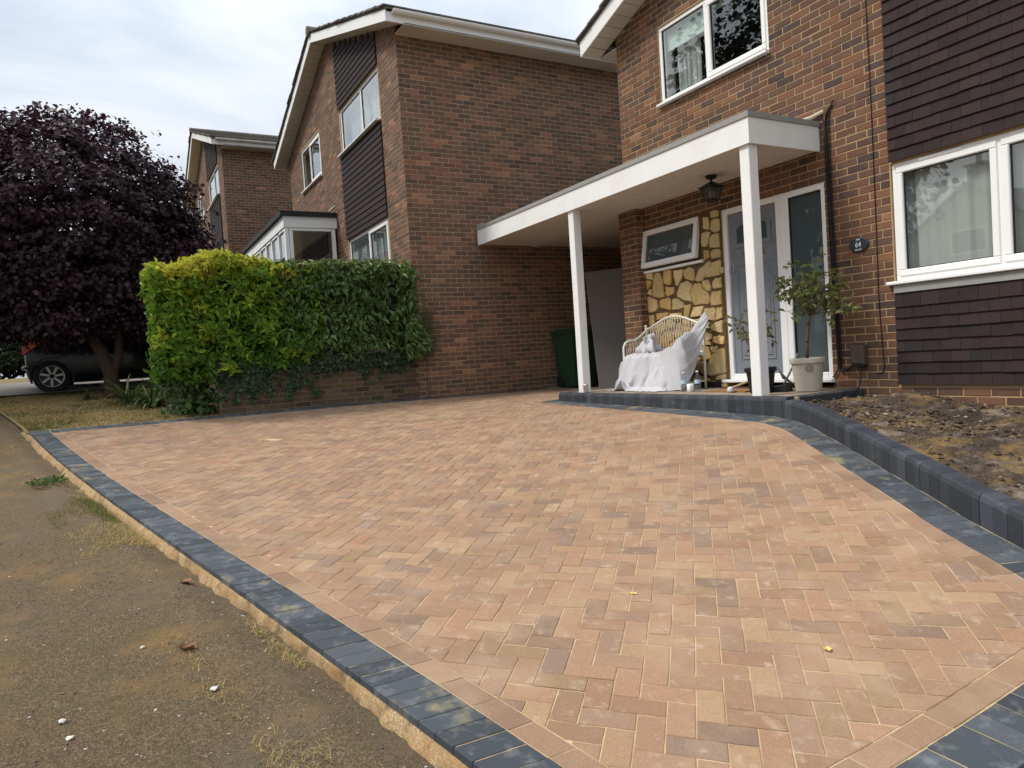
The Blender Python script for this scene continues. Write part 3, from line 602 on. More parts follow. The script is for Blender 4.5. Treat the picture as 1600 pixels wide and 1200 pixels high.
# dead and living tufts along the pavement's broken edge
n = 42000; s_ = -11.2+11.0*RNG.random(n); t_ = .07+.40*RNG.random(n)**2.0
dn = vnoise(s_*1.8, t_*2, 41); kp = RNG.random(n) < np.clip((dn-.50)*6, 0, 1)*np.where(s_ > -2.2, .7, 1); s_, t_ = s_[kp], t_[kp]; n = len(s_)
x, y = s_*ux.x+t_*nx_.x, 1.35+s_*ux.y+t_*nx_.y
tn = np.stack([np.clip(.80+.2*RNG.normal(size=n)-(vnoise(s_*.9, s_*0, 43) > .60)*.5, 0, 1), RNG.random(n), RNG.random(n)], -1)
blades('verge_grass', np.stack([x, y, path_z(x, y, t_)-.004], -1), .015+.035*RNG.random(n)**1.5, 1.6, M['grass'], tn, .0014, PATH, kind='stuff')
# straw lying in the soil bed
n = 9000; x = -3.9+2.4*RNG.random(n); f = RNG.random(n)**1.4*.8; y = ybed(x)+(6.4-ybed(x))*f
dn = vnoise(x*2.5, y*2.5, 51); kp = RNG.random(n) < np.clip((dn-.42)*5, 0, 1); x, y, f = x[kp], y[kp], f[kp]; n = len(x)
zk = np.array([g1(a, float(ybed(a))-.1) for a in x])+.163-.02; z = zk+((-.625-.062*(x+4.2))-zk)*np.clip(f*1.15, 0, 1)**.9
tn = np.stack([.85+.15*RNG.random(n), RNG.random(n)*.6, RNG.random(n)], -1)
blades('dead_turf', np.stack([x, y, z], -1), -.002+.012*RNG.random(n), 4.0, M['grass'], tn, .0013, BED, kind='stuff')
# ------------------------------------------------------------------ brickwork
def brick_geo(w, h=.0635, ins=.003, ch=.0025, dep=.013):
    """front face towards +N at n=0; local axes u, z, n"""
    a, b = w/2, h/2
    V = [(-a+ins, -b+ins, 0), (a-ins, -b+ins, 0), (a-ins, b-ins, 0), (-a+ins, b-ins, 0), (-a, -b, -ch), (a, -b, -ch), (a, b, -ch), (-a, b, -ch), (-a, -b, -dep), (a, -b, -dep), (a, b, -dep), (-a, b, -dep)]
    F = [(0, 1, 2, 3)]+[(4+i, 4+(i+1) % 4, (i+1) % 4, i) for i in range(4)]+[(8+i, 8+(i+1) % 4, 4+(i+1) % 4, 4+i) for i in range(4)]
    return V, F
BV = {}
def brick_variants(m, n=30):
    if m.name not in BV:
        L_ = []
        for k in range(n):
            V, F = brick_geo(.2132); V = [(u+random.gauss(0, .0012), z+random.gauss(0, .001), n_+random.gauss(0, .0006)) for u, z, n_ in V]
            t = (random.random(), random.random(), random.random()); L_.append(npmesh('brick', V, F, m, np.tile(t, (len(V), 1))))
        BV[m.name] = L_
    return BV[m.name]
def fmat(Fm): O, U, N = Fm; return Matrix(((U.x, 0, N.x, O.x), (U.y, 0, N.y, O.y), (0, 1, 0, O.z), (0, 0, 0, 1)))
def bricks(parent, Fm, u0, u1, z0, z1, m, openings=(), topf=None, indiv=300, phase=0, joint=.0118, zbase=None):
    O, U, N = Fm; FM = fmat(Fm); flip = FM.to_3x3().determinant() < 0
    items = []; k0 = math.floor((z0-(-.6))/.075); c = k0
    while True:
        za = -.6+c*.075
        if za >= z1: break
        zm = za+.0375; c += 1
        if zm < z0: continue
        spans = [(u0, u1)] if topf is None else topf(zm)
        for (oa, ob, oza, ozb) in openings:
            if oza < zm < ozb:
                ns = []
                for a, b in spans:
                    if ob <= a or oa >= b: ns.append((a, b)); continue
                    if oa > a: ns.append((a, oa))
                    if ob < b: ns.append((ob, b))
                spans = ns
        off = phase+(c % 2)*.1125
        for a, b in spans:
            k = math.floor((a-off)/.225)
            while True:
                s = off+k*.225; e = s+.225; k += 1
                if s >= b: break
                ca, cb = max(s, a-(joint/2 if a > u0+1e-6 else 0)), min(e, b)
                w = cb-ca-joint
                if w > .025: items.append(((ca+cb)/2, zm, w))
    tops = pick_top(items, lambda q: seen_size(O+U*q[0]+Vector((0, 0, q[1])), min(q[2], .215)), indiv) if indiv else set()
    rest = MB(); var = brick_variants(m)
    for i, (u, z, w) in enumerate(items):
        pr = random.gauss(0, .0012)
        if i in tops:
            me = random.choice(var)
            if abs(w-.2132) > .004:
                V, F = brick_geo(w); t = (random.random(), random.random(), random.random())
                me = npmesh('brick', V, F, m, np.tile(t, (len(V), 1)))
            wm = FM @ Matrix.Translation((u, z, pr)) @ Matrix.Rotation(random.gauss(0, .004), 4, 'Z')
            obj('brick', me, parent, wm)
        else:
            V, F = brick_geo(w); P = [O+U*(u+x)+Vector((0, 0, z+y))+N*(n_+pr) for x, y, n_ in V]
            if flip: F = [f[::-1] for f in F]
            rest.add(P, F, (random.random(), random.random(), random.random()))
    if rest.v: rest.build('brickwork', m, parent, kind='stuff')
def backing(parent, Fm, u0, u1, z0, z1, openings, m, t=.26, face=-.0045, gable=None, name='wall'):
    """mortar-faced wall with real openings"""
    us = sorted({u0, u1, *[o[0] for o in openings], *[o[1] for o in openings]}); us = [u for u in us if u0 <= u <= u1]
    zs = sorted({z0, z1, *[o[2] for o in openings], *[o[3] for o in openings]}); zs = [z for z in zs if z0 <= z <= z1]
    mb = MB()
    for a, b in zip(us[:-1], us[1:]):
        run = None
        for c, d in zip(zs[:-1], zs[1:]):
            um, zm = (a+b)/2, (c+d)/2
            if any(o[0] < um < o[1] and o[2] < zm < o[3] for o in openings):
                if run: mb.lbox(Fm, a, b, run[0], run[1], face-t, face); run = None
            else: run = (run[0], d) if run else (c, d)
        if run: mb.lbox(Fm, a, b, run[0], run[1], face-t, face)
    if gable:
        O, U, N = Fm; ga, gb, gz, gc, gt = gable; P = lambda u, z, n: O+U*u+Vector((0, 0, z))+N*n
        A = [P(ga, gz, face), P(gb, gz, face), P(gc, gt, face)]; B = [P(ga, gz, face-t), P(gb, gz, face-t), P(gc, gt, face-t)]
        mb.prism(A, B)
    return mb.build(name, m, parent)

def window(parent, Fm, u0, u1, z0, z1, splits=(), sash=None, sill=True, m='white', set_back=.02, bar=.052, sill_out=.06, glassm='glass', sill_ext=.045, name='window', vent=None):
    """outer frame mesh named window with children pane, sash, sill"""
    f = MB(); n1, n0 = -set_back, -set_back-.07
    f.lbox(Fm, u0, u1, z0, z0+bar, n0, n1, bev=.006); f.lbox(Fm, u0, u1, z1-bar, z1, n0, n1, bev=.006)
    f.lbox(Fm, u0, u0+bar, z0+bar, z1-bar, n0, n1, bev=.006); f.lbox(Fm, u1-bar, u1, z0+bar, z1-bar, n0, n1, bev=.006)
    edges = [u0+bar]+[x for s in splits for x in (s-bar/2, s+bar/2)]+[u1-bar]
    for s in splits: f.lbox(Fm, s-bar/2, s+bar/2, z0+bar, z1-bar, n0, n1, bev=.006)
    w = f.build(name, M[m], parent)
    for k in range(0, len(edges), 2):
        a, b = edges[k], edges[k+1]; za, zb = z0+bar, z1-bar
        if sash and sash[k//2]:
            s = MB(); q = .048; so = n1+.012
            s.lbox(Fm, a-.012, b+.012, za-.012, za+q, n0+.02, so, bev=.008); s.lbox(Fm, a-.012, b+.012, zb-q, zb+.012, n0+.02, so, bev=.008)
            s.lbox(Fm, a-.012, a+q, za+q, zb-q, n0+.02, so, bev=.008); s.lbox(Fm, b-q, b+.012, za+q, zb-q, n0+.02, so, bev=.008)
            s.build('sash', M[m], w); a, b, za, zb = a+q, b-q, za+q, zb-q
        gk = MB(); g_ = .009; n2 = n1-.012
        for (p, r, s0, s1) in ((a, b, za, za+g_), (a, b, zb-g_, zb), (a, a+g_, za+g_, zb-g_), (b-g_, b, za+g_, zb-g_)): gk.lbox(Fm, p, r, s0, s1, n2-.02, n2)
        gk.build('gasket', M['black'], w)
        MB().lbox(Fm, a+.001, b-.001, za+.001, zb-.001, n2-.014, n2-.008).build('pane', M[glassm], w)
    if sill: MB().lbox(Fm, u0-sill_ext, u1+sill_ext*.2, z0-.034, z0-.001, n0, sill_out, bev=.007).build('sill', M[m], w)
    if vent:
        a, b = vent; MB().lbox(Fm, a, b, z1-bar*.78, z1-bar*.18, n1, n1+.018, bev=.005).build('trickle_vent', M[m], w)
    return w
def hung_tiles(parent, Fm, u0, u1, z0, z1, topf=None, tw=.165, exp=.1045, indiv=True, name='tile'):
    """overlapping hung tiles; each butts its neighbours and tilts out at the tail"""
    O, U, N = Fm; z = z0; r = 0; P = lambda u, z, n: O+U*u+Vector((0, 0, z))+N*n
    flip = fmat(Fm).to_3x3().determinant() < 0
    V0 = {}
    while z < z1-.01:
        h = min(exp+.035, z1+.03-z); u = u0-(tw/2 if r % 2 else 0)
        while u < u1-.01:
            a, b = max(u, u0)+.0012, min(u+tw, u1)-.0012; u += tw
            if b-a < .02: continue
            if topf and z+exp > topf((a+b)/2)-.01: continue
            j = random.gauss(0, .0012); dz = random.gauss(0, .0016); tl = .033+j
            A = [P(a, z+dz, tl-.014), P(b, z+dz, tl-.014), P(b, z+h, .002), P(a, z+h, .002)]; B = [P(a, z+dz, tl), P(b, z+dz, tl), P(b, z+h, .013), P(a, z+h, .013)]
            m_ = MB().prism(A, B, tint=(random.random(), random.random(), random.random()))
            m_.build(name, M['tile'], parent)
        z += exp; r += 1
def tile_rows(parent, Fm, u0, u1, z0, z1, topf=None, exp=.1045):
    """far panels: one strip per course"""
    O, U, N = Fm; P = lambda u, z, n: O+U*u+Vector((0, 0, z))+N*n; z = z0
    while z < z1-.01:
        b = u1; h = min(exp+.035, z1+.03-z)
        if topf:
            while b > u0 and topf(b) < z+exp: b -= .05
        if b-u0 > .05:
            A = [P(u0, z, .018), P(b, z, .018), P(b, z+h, .002), P(u0, z+h, .002)]; B = [P(u0, z, .032), P(b, z, .032), P(b, z+h, .013), P(u0, z+h, .013)]
            MB().prism(A, B, tint=(random.random(), random.random(), random.random())).build('tile_course', M['tile'], parent)
        z += exp
def curtain(name, Fm, u0, u1, z0, z1, n, waves, amp, m, label, cat, group=None):
    """hanging cloth with pleats"""
    O, U, N = Fm; k = max(24, int(waves*10)); V = []; rows = 8; ph = [random.random()*6 for _ in range(4)]
    for r in range(rows):
        z = z0+(z1-z0)*r/(rows-1)
        for i in range(k):
            f = i/(k-1); u = u0+(u1-u0)*f; w = amp*(math.sin(2*PI*waves*f+ph[0]+.15*r)+.5*math.sin(2*PI*waves*.43*f+ph[1])+.4*math.sin(2*PI*waves*1.9*f+ph[2]))
            V.append(O+U*u+Vector((0, 0, z))+N*(n+w))
    F = [(r*k+i, r*k+i+1, (r+1)*k+i+1, (r+1)*k+i) for r in range(rows-1) for i in range(k-1)]
    V = np.array([tuple(v) for v in V]); o = V.mean(0); o[2] = z0
    return obj(name, npmesh(name, V-o, F, m, smooth=True), None, Matrix.Translation(Vector(o)), label=label, cat=cat) if False else tag(obj(name, npmesh(name, V-o, F, m, smooth=True), None, Matrix.Translation(Vector(o))), label, cat, group)
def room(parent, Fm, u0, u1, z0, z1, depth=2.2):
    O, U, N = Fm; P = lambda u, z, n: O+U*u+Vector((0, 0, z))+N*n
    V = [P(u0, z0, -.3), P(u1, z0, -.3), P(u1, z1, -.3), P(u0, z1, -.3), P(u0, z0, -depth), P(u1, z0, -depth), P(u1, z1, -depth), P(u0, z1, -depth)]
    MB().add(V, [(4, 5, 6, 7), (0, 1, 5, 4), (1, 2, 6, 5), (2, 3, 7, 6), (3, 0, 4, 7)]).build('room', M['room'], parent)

def gable_roof(parent, xl, xr, yf, yb, z_eave, pitch, over_x=.4, verge=.31, board_h=.2, xmid=None, wall_y=None, dirty=False, plumb=0):
    """roof with bargeboards and soffit on the front verge; z_eave is the wall head at xl / xr"""
    xm = (xl+xr)/2; yv = yf-verge; zs = lambda x: z_eave+pitch*(min(x, 2*xm-x)-xl)      # soffit line
    wb = M['dirtywhite'] if dirty else M['whitepaint']
    for sgn in (-1, 1):
        xe = (xl-over_x) if sgn < 0 else (xr+over_x)
        # bargeboard, thin board on the verge
        A = [Vector((xe, yv, zs(xe))), Vector((xm, yv, zs(xm))), Vector((xm, yv, zs(xm)+board_h)), Vector((xe, yv, zs(xe)+board_h))]
        B = [p+Vector((0, .022, 0)) for p in A]
        MB().prism(A, B).build('bargeboard', wb, parent)
        # soffit boards under the verge, each its own strip
        n = 22
        for i in range(n):
            a, b = xe+(xm-xe)*i/n, xe+(xm-xe)*(i+1)/n; g = (b-a)*.03
            a, b = a+g, b-g
            A = [Vector((a, yv+.022, zs(a)+.004)), Vector((b, yv+.022, zs(b)+.004)), Vector((b, yf-.003, zs(b)+.004)), Vector((a, yf-.003, zs(a)+.004))]
            B = [p+Vector((0, 0, .012)) for p in A]
            MB().prism(A, B).build('soffit_board', M['soffit_dirty'], parent)
        # eaves: fascia and flat soffit
        x0 = xe; x1 = xl if sgn < 0 else xr; zb = zs(xe)
        s_ = MB(); s_.box(min(x0, x1+sgn*.002), max(x0, x1+sgn*.002), yf+.0, yb, zb+.006, zb+.02); s_.build('eaves_soffit', M['soffit_dirty'], parent)
        fa = MB(); fa.box(min(xe, xe-sgn*.022), max(xe, xe-sgn*.022), yv+.023, yb, zb, zb+board_h*.86); fa.build('fascia', wb, parent)
        # gutter: half-round channel with brackets
        gx = xe+sgn*.056; pts = [(math.cos(a)*.056, math.sin(a)*.052) for a in np.linspace(PI, 2*PI, 9)]; pin = [(math.cos(a)*.050, math.sin(a)*.046) for a in np.linspace(2*PI, PI, 9)]
        zg = zb+board_h*.86+.01; ring = pts+pin
        A = [Vector((gx+p[0], yv+.10, zg+p[1])) for p in ring]; B = [Vector((gx+p[0], yb, zg+p[1])) for p in ring]
        gm = MB(); k = len(ring)
        gm.add(A+B, [(i, (i+1) % k, k+(i+1) % k, k+i) for i in range(k)]+[tuple(range(8, -1, -1))+()] if False else [(i, (i+1) % k, k+(i+1) % k, k+i) for i in range(k)])
        gm.add([Vector((gx+p[0], yv+.10, zg+p[1])) for p in pts], [tuple(range(9))])
        y = yv+.5
        while y < yb:
            A = [Vector((gx+p[0]*1.12, y, zg+p[1]*1.12)) for p in pts]; B = [q+Vector((0, .03, 0)) for q in A]; gm.prism(A, B); y += .95
        gm.build('gutter', wb, parent)
        # tiled slope: base sheet plus courses standing proud
        nc = max(6, int(abs(xm-xe)/.30)); yt = yv-.045
        base = MB(); h0 = board_h+.012
        A = [Vector((xe+sgn*.05, yt+.03, zs(xe)+h0-pitch*.05)), Vector((xm, yt+.03, zs(xm)+h0)), Vector((xm, yb, zs(xm)+h0)), Vector((xe+sgn*.05, yb, zs(xe)+h0-pitch*.05))]
        base.prism(A, [p+Vector((0, 0, .02)) for p in A]); base.build('roof', M['rooftile'], parent)
        for i in range(nc):
            a = xe+sgn*.06+(xm-xe-sgn*.06)*i/nc; b = xe+sgn*.06+(xm-xe-sgn*.06)*(i+1.12)/nc; b = min(b, xm) if sgn < 0 else max(b, xm)
            za, zb_ = zs(a)+h0+.034, zs(b)+h0+.016
            j = random.gauss(0, .006)
            A = [Vector((a, yt+j, za)), Vector((b, yt+j, zb_)), Vector((b, yb, zb_)), Vector((a, yb, za))]; B = [p+Vector((0, 0, .024)) for p in A]
            MB().prism(A, B, tint=(random.random(),)*3).build('roof_tile_course', M['rooftile'], parent)
        ya = yt
    # ridge
    MB().tube([(xm, yt-.01, zs(xm)+board_h+.05), (xm, yb, zs(xm)+board_h+.05)], .10, 10).build('ridge', M['rooftile'], parent)

def house(name, loc, label, xl, xr, yf, yb, z0, z_eave, pitch, openings, brick_open, bm, mm, indiv, side=None, dirty=False, bz0=None, verge=.31, bu=None, board_h=.2):
    T = thing(name, loc, label, 'house', 'brick houses in a stepped row')
    xm = (xl+xr)/2; Fm = frameF(yf); zt = z_eave+pitch*(xm-xl)
    w = backing(T, Fm, xl, xr-.006, z0, z_eave, openings, mm, gable=(xl, xr-.006, z_eave, xm, zt))
    def topf(z):
        if z < z_eave: return [(xl, xr)]
        d = (z-z_eave)/pitch; return [(xl+d, xr-d)] if xl+d < xr-d-.2 else []
    if bu:
        t0 = topf; topf = lambda z: [(max(a, bu[0]), min(b, bu[1])) for a, b in t0(z) if max(a, bu[0]) < min(b, bu[1])]
    bricks(w, Fm, xl, xr, bz0 if bz0 is not None else z0, zt, bm, list(openings)+list(brick_open), topf, indiv)
    # other walls
    shell = MB(); shell.box(xl, xl+.2, yf+.268, yb-.2, z0, z_eave); shell.box(xl, xr, yb-.2, yb, z0, z_eave)
    if side is None: shell.box(xr-.2, xr, yf+.268, yb-.2, z0, z_eave)
    O = Vector; shell.prism([O((xl, yb-.2, z_eave)), O((xr, yb-.2, z_eave)), O((xm, yb-.2, zt))], [O((xl, yb, z_eave)), O((xr, yb, z_eave)), O((xm, yb, zt))])
    shell.box(xl+.2, xr-.2, yf+.27, yb-.2, z0+2.75 if False else (z0+z_eave)/2, (z0+z_eave)/2+.15)
    shell.build('rear_walls', bm, T)
    if side:
        Fs = frameR(xr); y1, zlo, n_ind = side
        sw = MB().box(xr-.27, xr-.0045, yf+.006, yb-.2, z0, z_eave-.002).build('side_wall', mm, T)
        bricks(sw, Fs, yf+.002, y1, zlo, z_eave, bm, (), None, n_ind, phase=.06)
        MB().box(xr-.0044, xr-.001, y1, yb-.2, z0, z_eave-.002).build('side_brickwork', bm, sw)
    gable_roof(T, xl, xr, yf, yb, z_eave, pitch, verge=verge, dirty=dirty, board_h=board_h)
    return T, w, Fm, zt

# ------------------------------------------------------------------ house with the porch (right)
PITCH_R = .335
XA, XB, YF = -7.95, -.25, 6.448
ops = [(-7.10, -5.36, 3.14, 4.11), (-7.61, -6.50, 1.045, 1.61), (-6.18, -4.765, -.53, 1.585), (-4.058, -1.6, .47, 1.56)]
bo = [(-7.57, -6.18, -.60, 1.61), (-4.066, 5, -.50, 9)]
HA, wA, FA, ztA = house('brick_house', (-4.1, 9, -1.1), 'right-hand brick house with number 64 beside its front door and dark hung tiles', XA, XB, YF, 15, -1.3, 4.33, PITCH_R, ops, bo, M['brick64'], M['mortar64'], 300, bz0=-.80, verge=.32, bu=(XA, -2.0))
# hung tile panels each side of the big window
hung_tiles(wA, FA, -4.058, -2.55, -.495, .34, exp=.1035)
MB().lbox(FA, -4.058, -1.5, .36, .432, .0, .030).build('slate_band', M['leadtrim'], wA)
hung_tiles(wA, FA, -4.058, -2.55, 1.575, 3.6)

w = window(HA, FA, -4.056, -1.6, .47, 1.56, splits=(-3.135, -2.25), sash=(1, 1, 1), vent=(-3.80, -3.42), sill_ext=.06)
room(HA, FA, -4.3, -1.5, 0, 2.0)
curtain('net_curtain', FA, -4.052, -1.65, .475, 1.555, -.135, 17, .011, M['curtain'], 'pale net curtains behind the big downstairs window of the right house', 'curtain')
w = window(HA, FA, -7.10, -5.36, 3.14, 4.11, splits=(-6.28,), sash=(0, 1), sill_ext=.03)
room(HA, FA, -7.4, -5.1, 2.6, 4.3)
b = MB().lbox(FA, -7.04, -6.31, 3.80, 4.085, -.112, -.106); tag(b.build('roller_blind', M['blind']), 'half drawn pale green roller blind in left pane of the upstairs window above the porch', 'blind', 'roller blinds upstairs')
b = MB().lbox(FA, -6.25, -5.42, 3.955, 4.085, -.112, -.106); tag(b.build('roller_blind', M['blind']), 'mostly raised pale roller blind in right pane of the upstairs window above the porch', 'blind', 'roller blinds upstairs')
curtain('gathered_curtain', FA, -6.97, -6.55, 3.15, 4.05, -.20, 5, .022, M['curtain'], 'gathered white curtain behind the upstairs window above the porch', 'curtain')
for (a, b, c, d) in ((-7.10, -5.36, 3.14, 4.11), (-4.058, -1.6, .47, 1.56)):
    rv = MB(); rv.lbox(FA, a+.001, a+.012, c+.012, d-.012, -.264, -.092); rv.lbox(FA, b-.012, b-.001, c+.012, d-.012, -.264, -.092); rv.lbox(FA, a+.001, b-.001, c+.001, c+.012, -.264, -.092); rv.lbox(FA, a+.001, b-.001, d-.012, d-.001, -.264, -.092); rv.build('reveal_lining', M['soffit'], HA)
# small top-hung toilet window, ajar
Fz = FA
wt = window(HA, FA, -7.61, -6.50, 1.045, 1.61, splits=(), sash=None, sill_ext=.13, glassm='glassfrost', bar=.03)
tl = R(9); O, U, N = FA
def tilt(p_):                                   # swing about the top edge
    u, z, n = p_; dz = z-1.585; return Vector((u, YF-(.005+n*math.cos(tl)-dz*math.sin(tl)*1.0), 1.585+dz*math.cos(tl)+n*math.sin(tl)))
def tbox(mb, u0, u1, z0, z1, n0, n1):
    mb.add([tilt(q) for q in ((u0, z0, n0), (u1, z0, n0), (u1, z1, n0), (u0, z1, n0), (u0, z0, n1), (u1, z0, n1), (u1, z1, n1), (u0, z1, n1))], [(0, 3, 2, 1), (4, 5, 6, 7), (0, 1, 5, 4), (1, 2, 6, 5), (2, 3, 7, 6), (3, 0, 4, 7)])
s = MB(); a, b, c, d = -7.575, -6.535, 1.075, 1.58
tbox(s, a, b, c, c+.065, -.03, .022); tbox(s, a, b, d-.065, d, -.03, .022); tbox(s, a, a+.065, c+.065, d-.065, -.03, .022); tbox(s, b-.065, b, c+.065, d-.065, -.03, .022)
s.build('open_sash', M['white'], wt)
g = MB(); tbox(g, a+.06, b-.06, c+.06, d-.06, -.012, -.006); g.build('sash_pane', M['glassfrost'], wt)
v = MB(); tbox(v, -7.25, -6.80, d-.045, d-.020, .022, .032); v.build('trickle_vent', M['white'], wt)
room(HA, FA, -7.7, -6.45, .9, 1.8, 1.2)
# front door, frame and obscured sidelight
fr = MB()
for q in ((-6.18, -6.115, -.44, 1.585), (-5.405, -5.235, -.44, 1.585), (-4.825, -4.765, -.44, 1.585)): fr.lbox(FA, *q, -.095, -.012, bev=.008)
fr.lbox(FA, -6.115, -5.405, 1.515, 1.585, -.095, -.012, bev=.008); fr.lbox(FA, -5.235, -4.825, 1.515, 1.585, -.095, -.012, bev=.008)
fr.lbox(FA, -6.115, -5.405, -.44, -.375, -.095, -.012, bev=.008); fr.lbox(FA, -5.235, -4.825, -.44, -.37, -.095, -.012, bev=.008)
fr.lbox(FA, -5.330, -5.310, -.44, 1.585, -.012, -.008)
DF = fr.build('door_frame', M['white'], HA)
MB().lbox(FA, -6.26, -4.745, -.475, -.44, -.09, .055, bev=.006).build('threshold', M['white'], DF)
gk = MB()
for q in ((-5.235, -5.224, -.37, 1.515), (-4.836, -4.825, -.37, 1.515), (-5.224, -4.836, 1.504, 1.515), (-5.224, -4.836, -.37, -.359)): gk.lbox(FA, *q, -.06, -.028)
gk.build('gasket', M['black'], DF)
MB().lbox(FA, -5.224, -4.836, -.359, 1.504, -.055, -.045).build('sidelight_pane', M['glassfrost'], DF)
dm = MB(); dm.lbox(FA, -6.112, -5.408, -.372, 1.512, -.085, -.045)
DOOR = dm.build('door', M['door'], HA)
def raised(u0, u1, z0, z1):
    MB().lbox(FA, u0, u1, z0, z1, -.0449, -.041).build('panel_groove', M['doordark'], DOOR) if False else None
    m_ = MB(); g = .016
    for q in ((u0, u1, z0, z0+g), (u0, u1, z1-g, z1), (u0, u0+g, z0+g, z1-g), (u1-g, u1, z0+g, z1-g)): m_.lbox(FA, *q, -.0449, -.036, bev=.004)
    m_.build('panel_moulding', M['door'], DOOR)
    MB().lbox(FA, u0+.045, u1-.045, z0+.045, z1-.045, -.0449, -.037, bev=.006).build('door_panel', M['door'], DOOR)
raised(-6.015, -5.785, -.21, .90); raised(-5.735, -5.505, -.21, .90)
arch = lambda u, z, r: [(u+math.cos(a)*r, z+math.sin(a)*r*.28) for a in np.linspace(0, PI, 13)]
def arch_ring(u0, u1, z0, z1, t):
    c = (u0+u1)/2; r = (u1-u0)/2; out = [(u0, z0), (u1, z0)]+arch(c, z1, r); ri = r-t; inn = [(u0+t, z0+t), (u1-t, z0+t)]+arch(c, z1, ri); return out, inn
o_, i_ = arch_ring(-6.03, -5.49, 1.10, 1.31, .05); P = lambda q, n: O+U*q[0]+Vector((0, 0, q[1]))+N*n
k = len(o_); am = MB(); am.add([P(q, -.044) for q in o_]+[P(q, -.030) for q in o_]+[P(q, -.030) for q in i_]+[P(q, -.044) for q in i_], [(r_*k+i, r_*k+(i+1) % k, (r_+1)*k+(i+1) % k, (r_+1)*k+i) for r_ in range(3) for i in range(k)])
am.build('glazing_surround', M['door'], DOOR)
MB().add([P(q, -.040) for q in i_], [tuple(range(k))]).build('door_pane', M['glassfrost'], DOOR) if False else MB().prism([P(q, -.0445) for q in i_], [P(q, -.0395) for q in i_]).build('door_pane', M['glassfrost'], DOOR)
MB().lbox(FA, -5.90, -5.60, .975, 1.045, -.0449, -.032, bev=.006).build('letter_plate', M['brass'], DOOR)
hd = MB(); hd.lbox(FA, -6.088, -6.060, .82, .95, -.0449, -.036, bev=.003); hd.tube([(-6.074, YF+.036, .865), (-6.074, YF-.012, .865), (-6.030, YF-.018, .862)], .009, 8); hd.build('handle', M['steel'], DOOR)
room(HA, FA, -6.3, -4.6, -.55, 1.9, 1.6)
tag(MB().lbox(FA, -6.205, -6.183, .84, .91, -.006, .02, bev=.005).build('doorbell', M['cream']), 'small cream doorbell on the wall left of the front door', 'doorbell')

# brick pier left of the stone panel
pr = MB().box(-7.928, -7.5705, 6.3045, 6.4430, -.8, 1.884).build('pier', M['mortar64'], HA)
Fp = frameF(6.30)
bricks(pr, Fp, -7.932, -7.566, -.60, 1.884, M['brick64'], (), None, 120, phase=.04)
bricks(pr, frameR(-7.566), 6.302, 6.4430, -.60, 1.884, M['brick64'], (), None, 60, phase=.1)

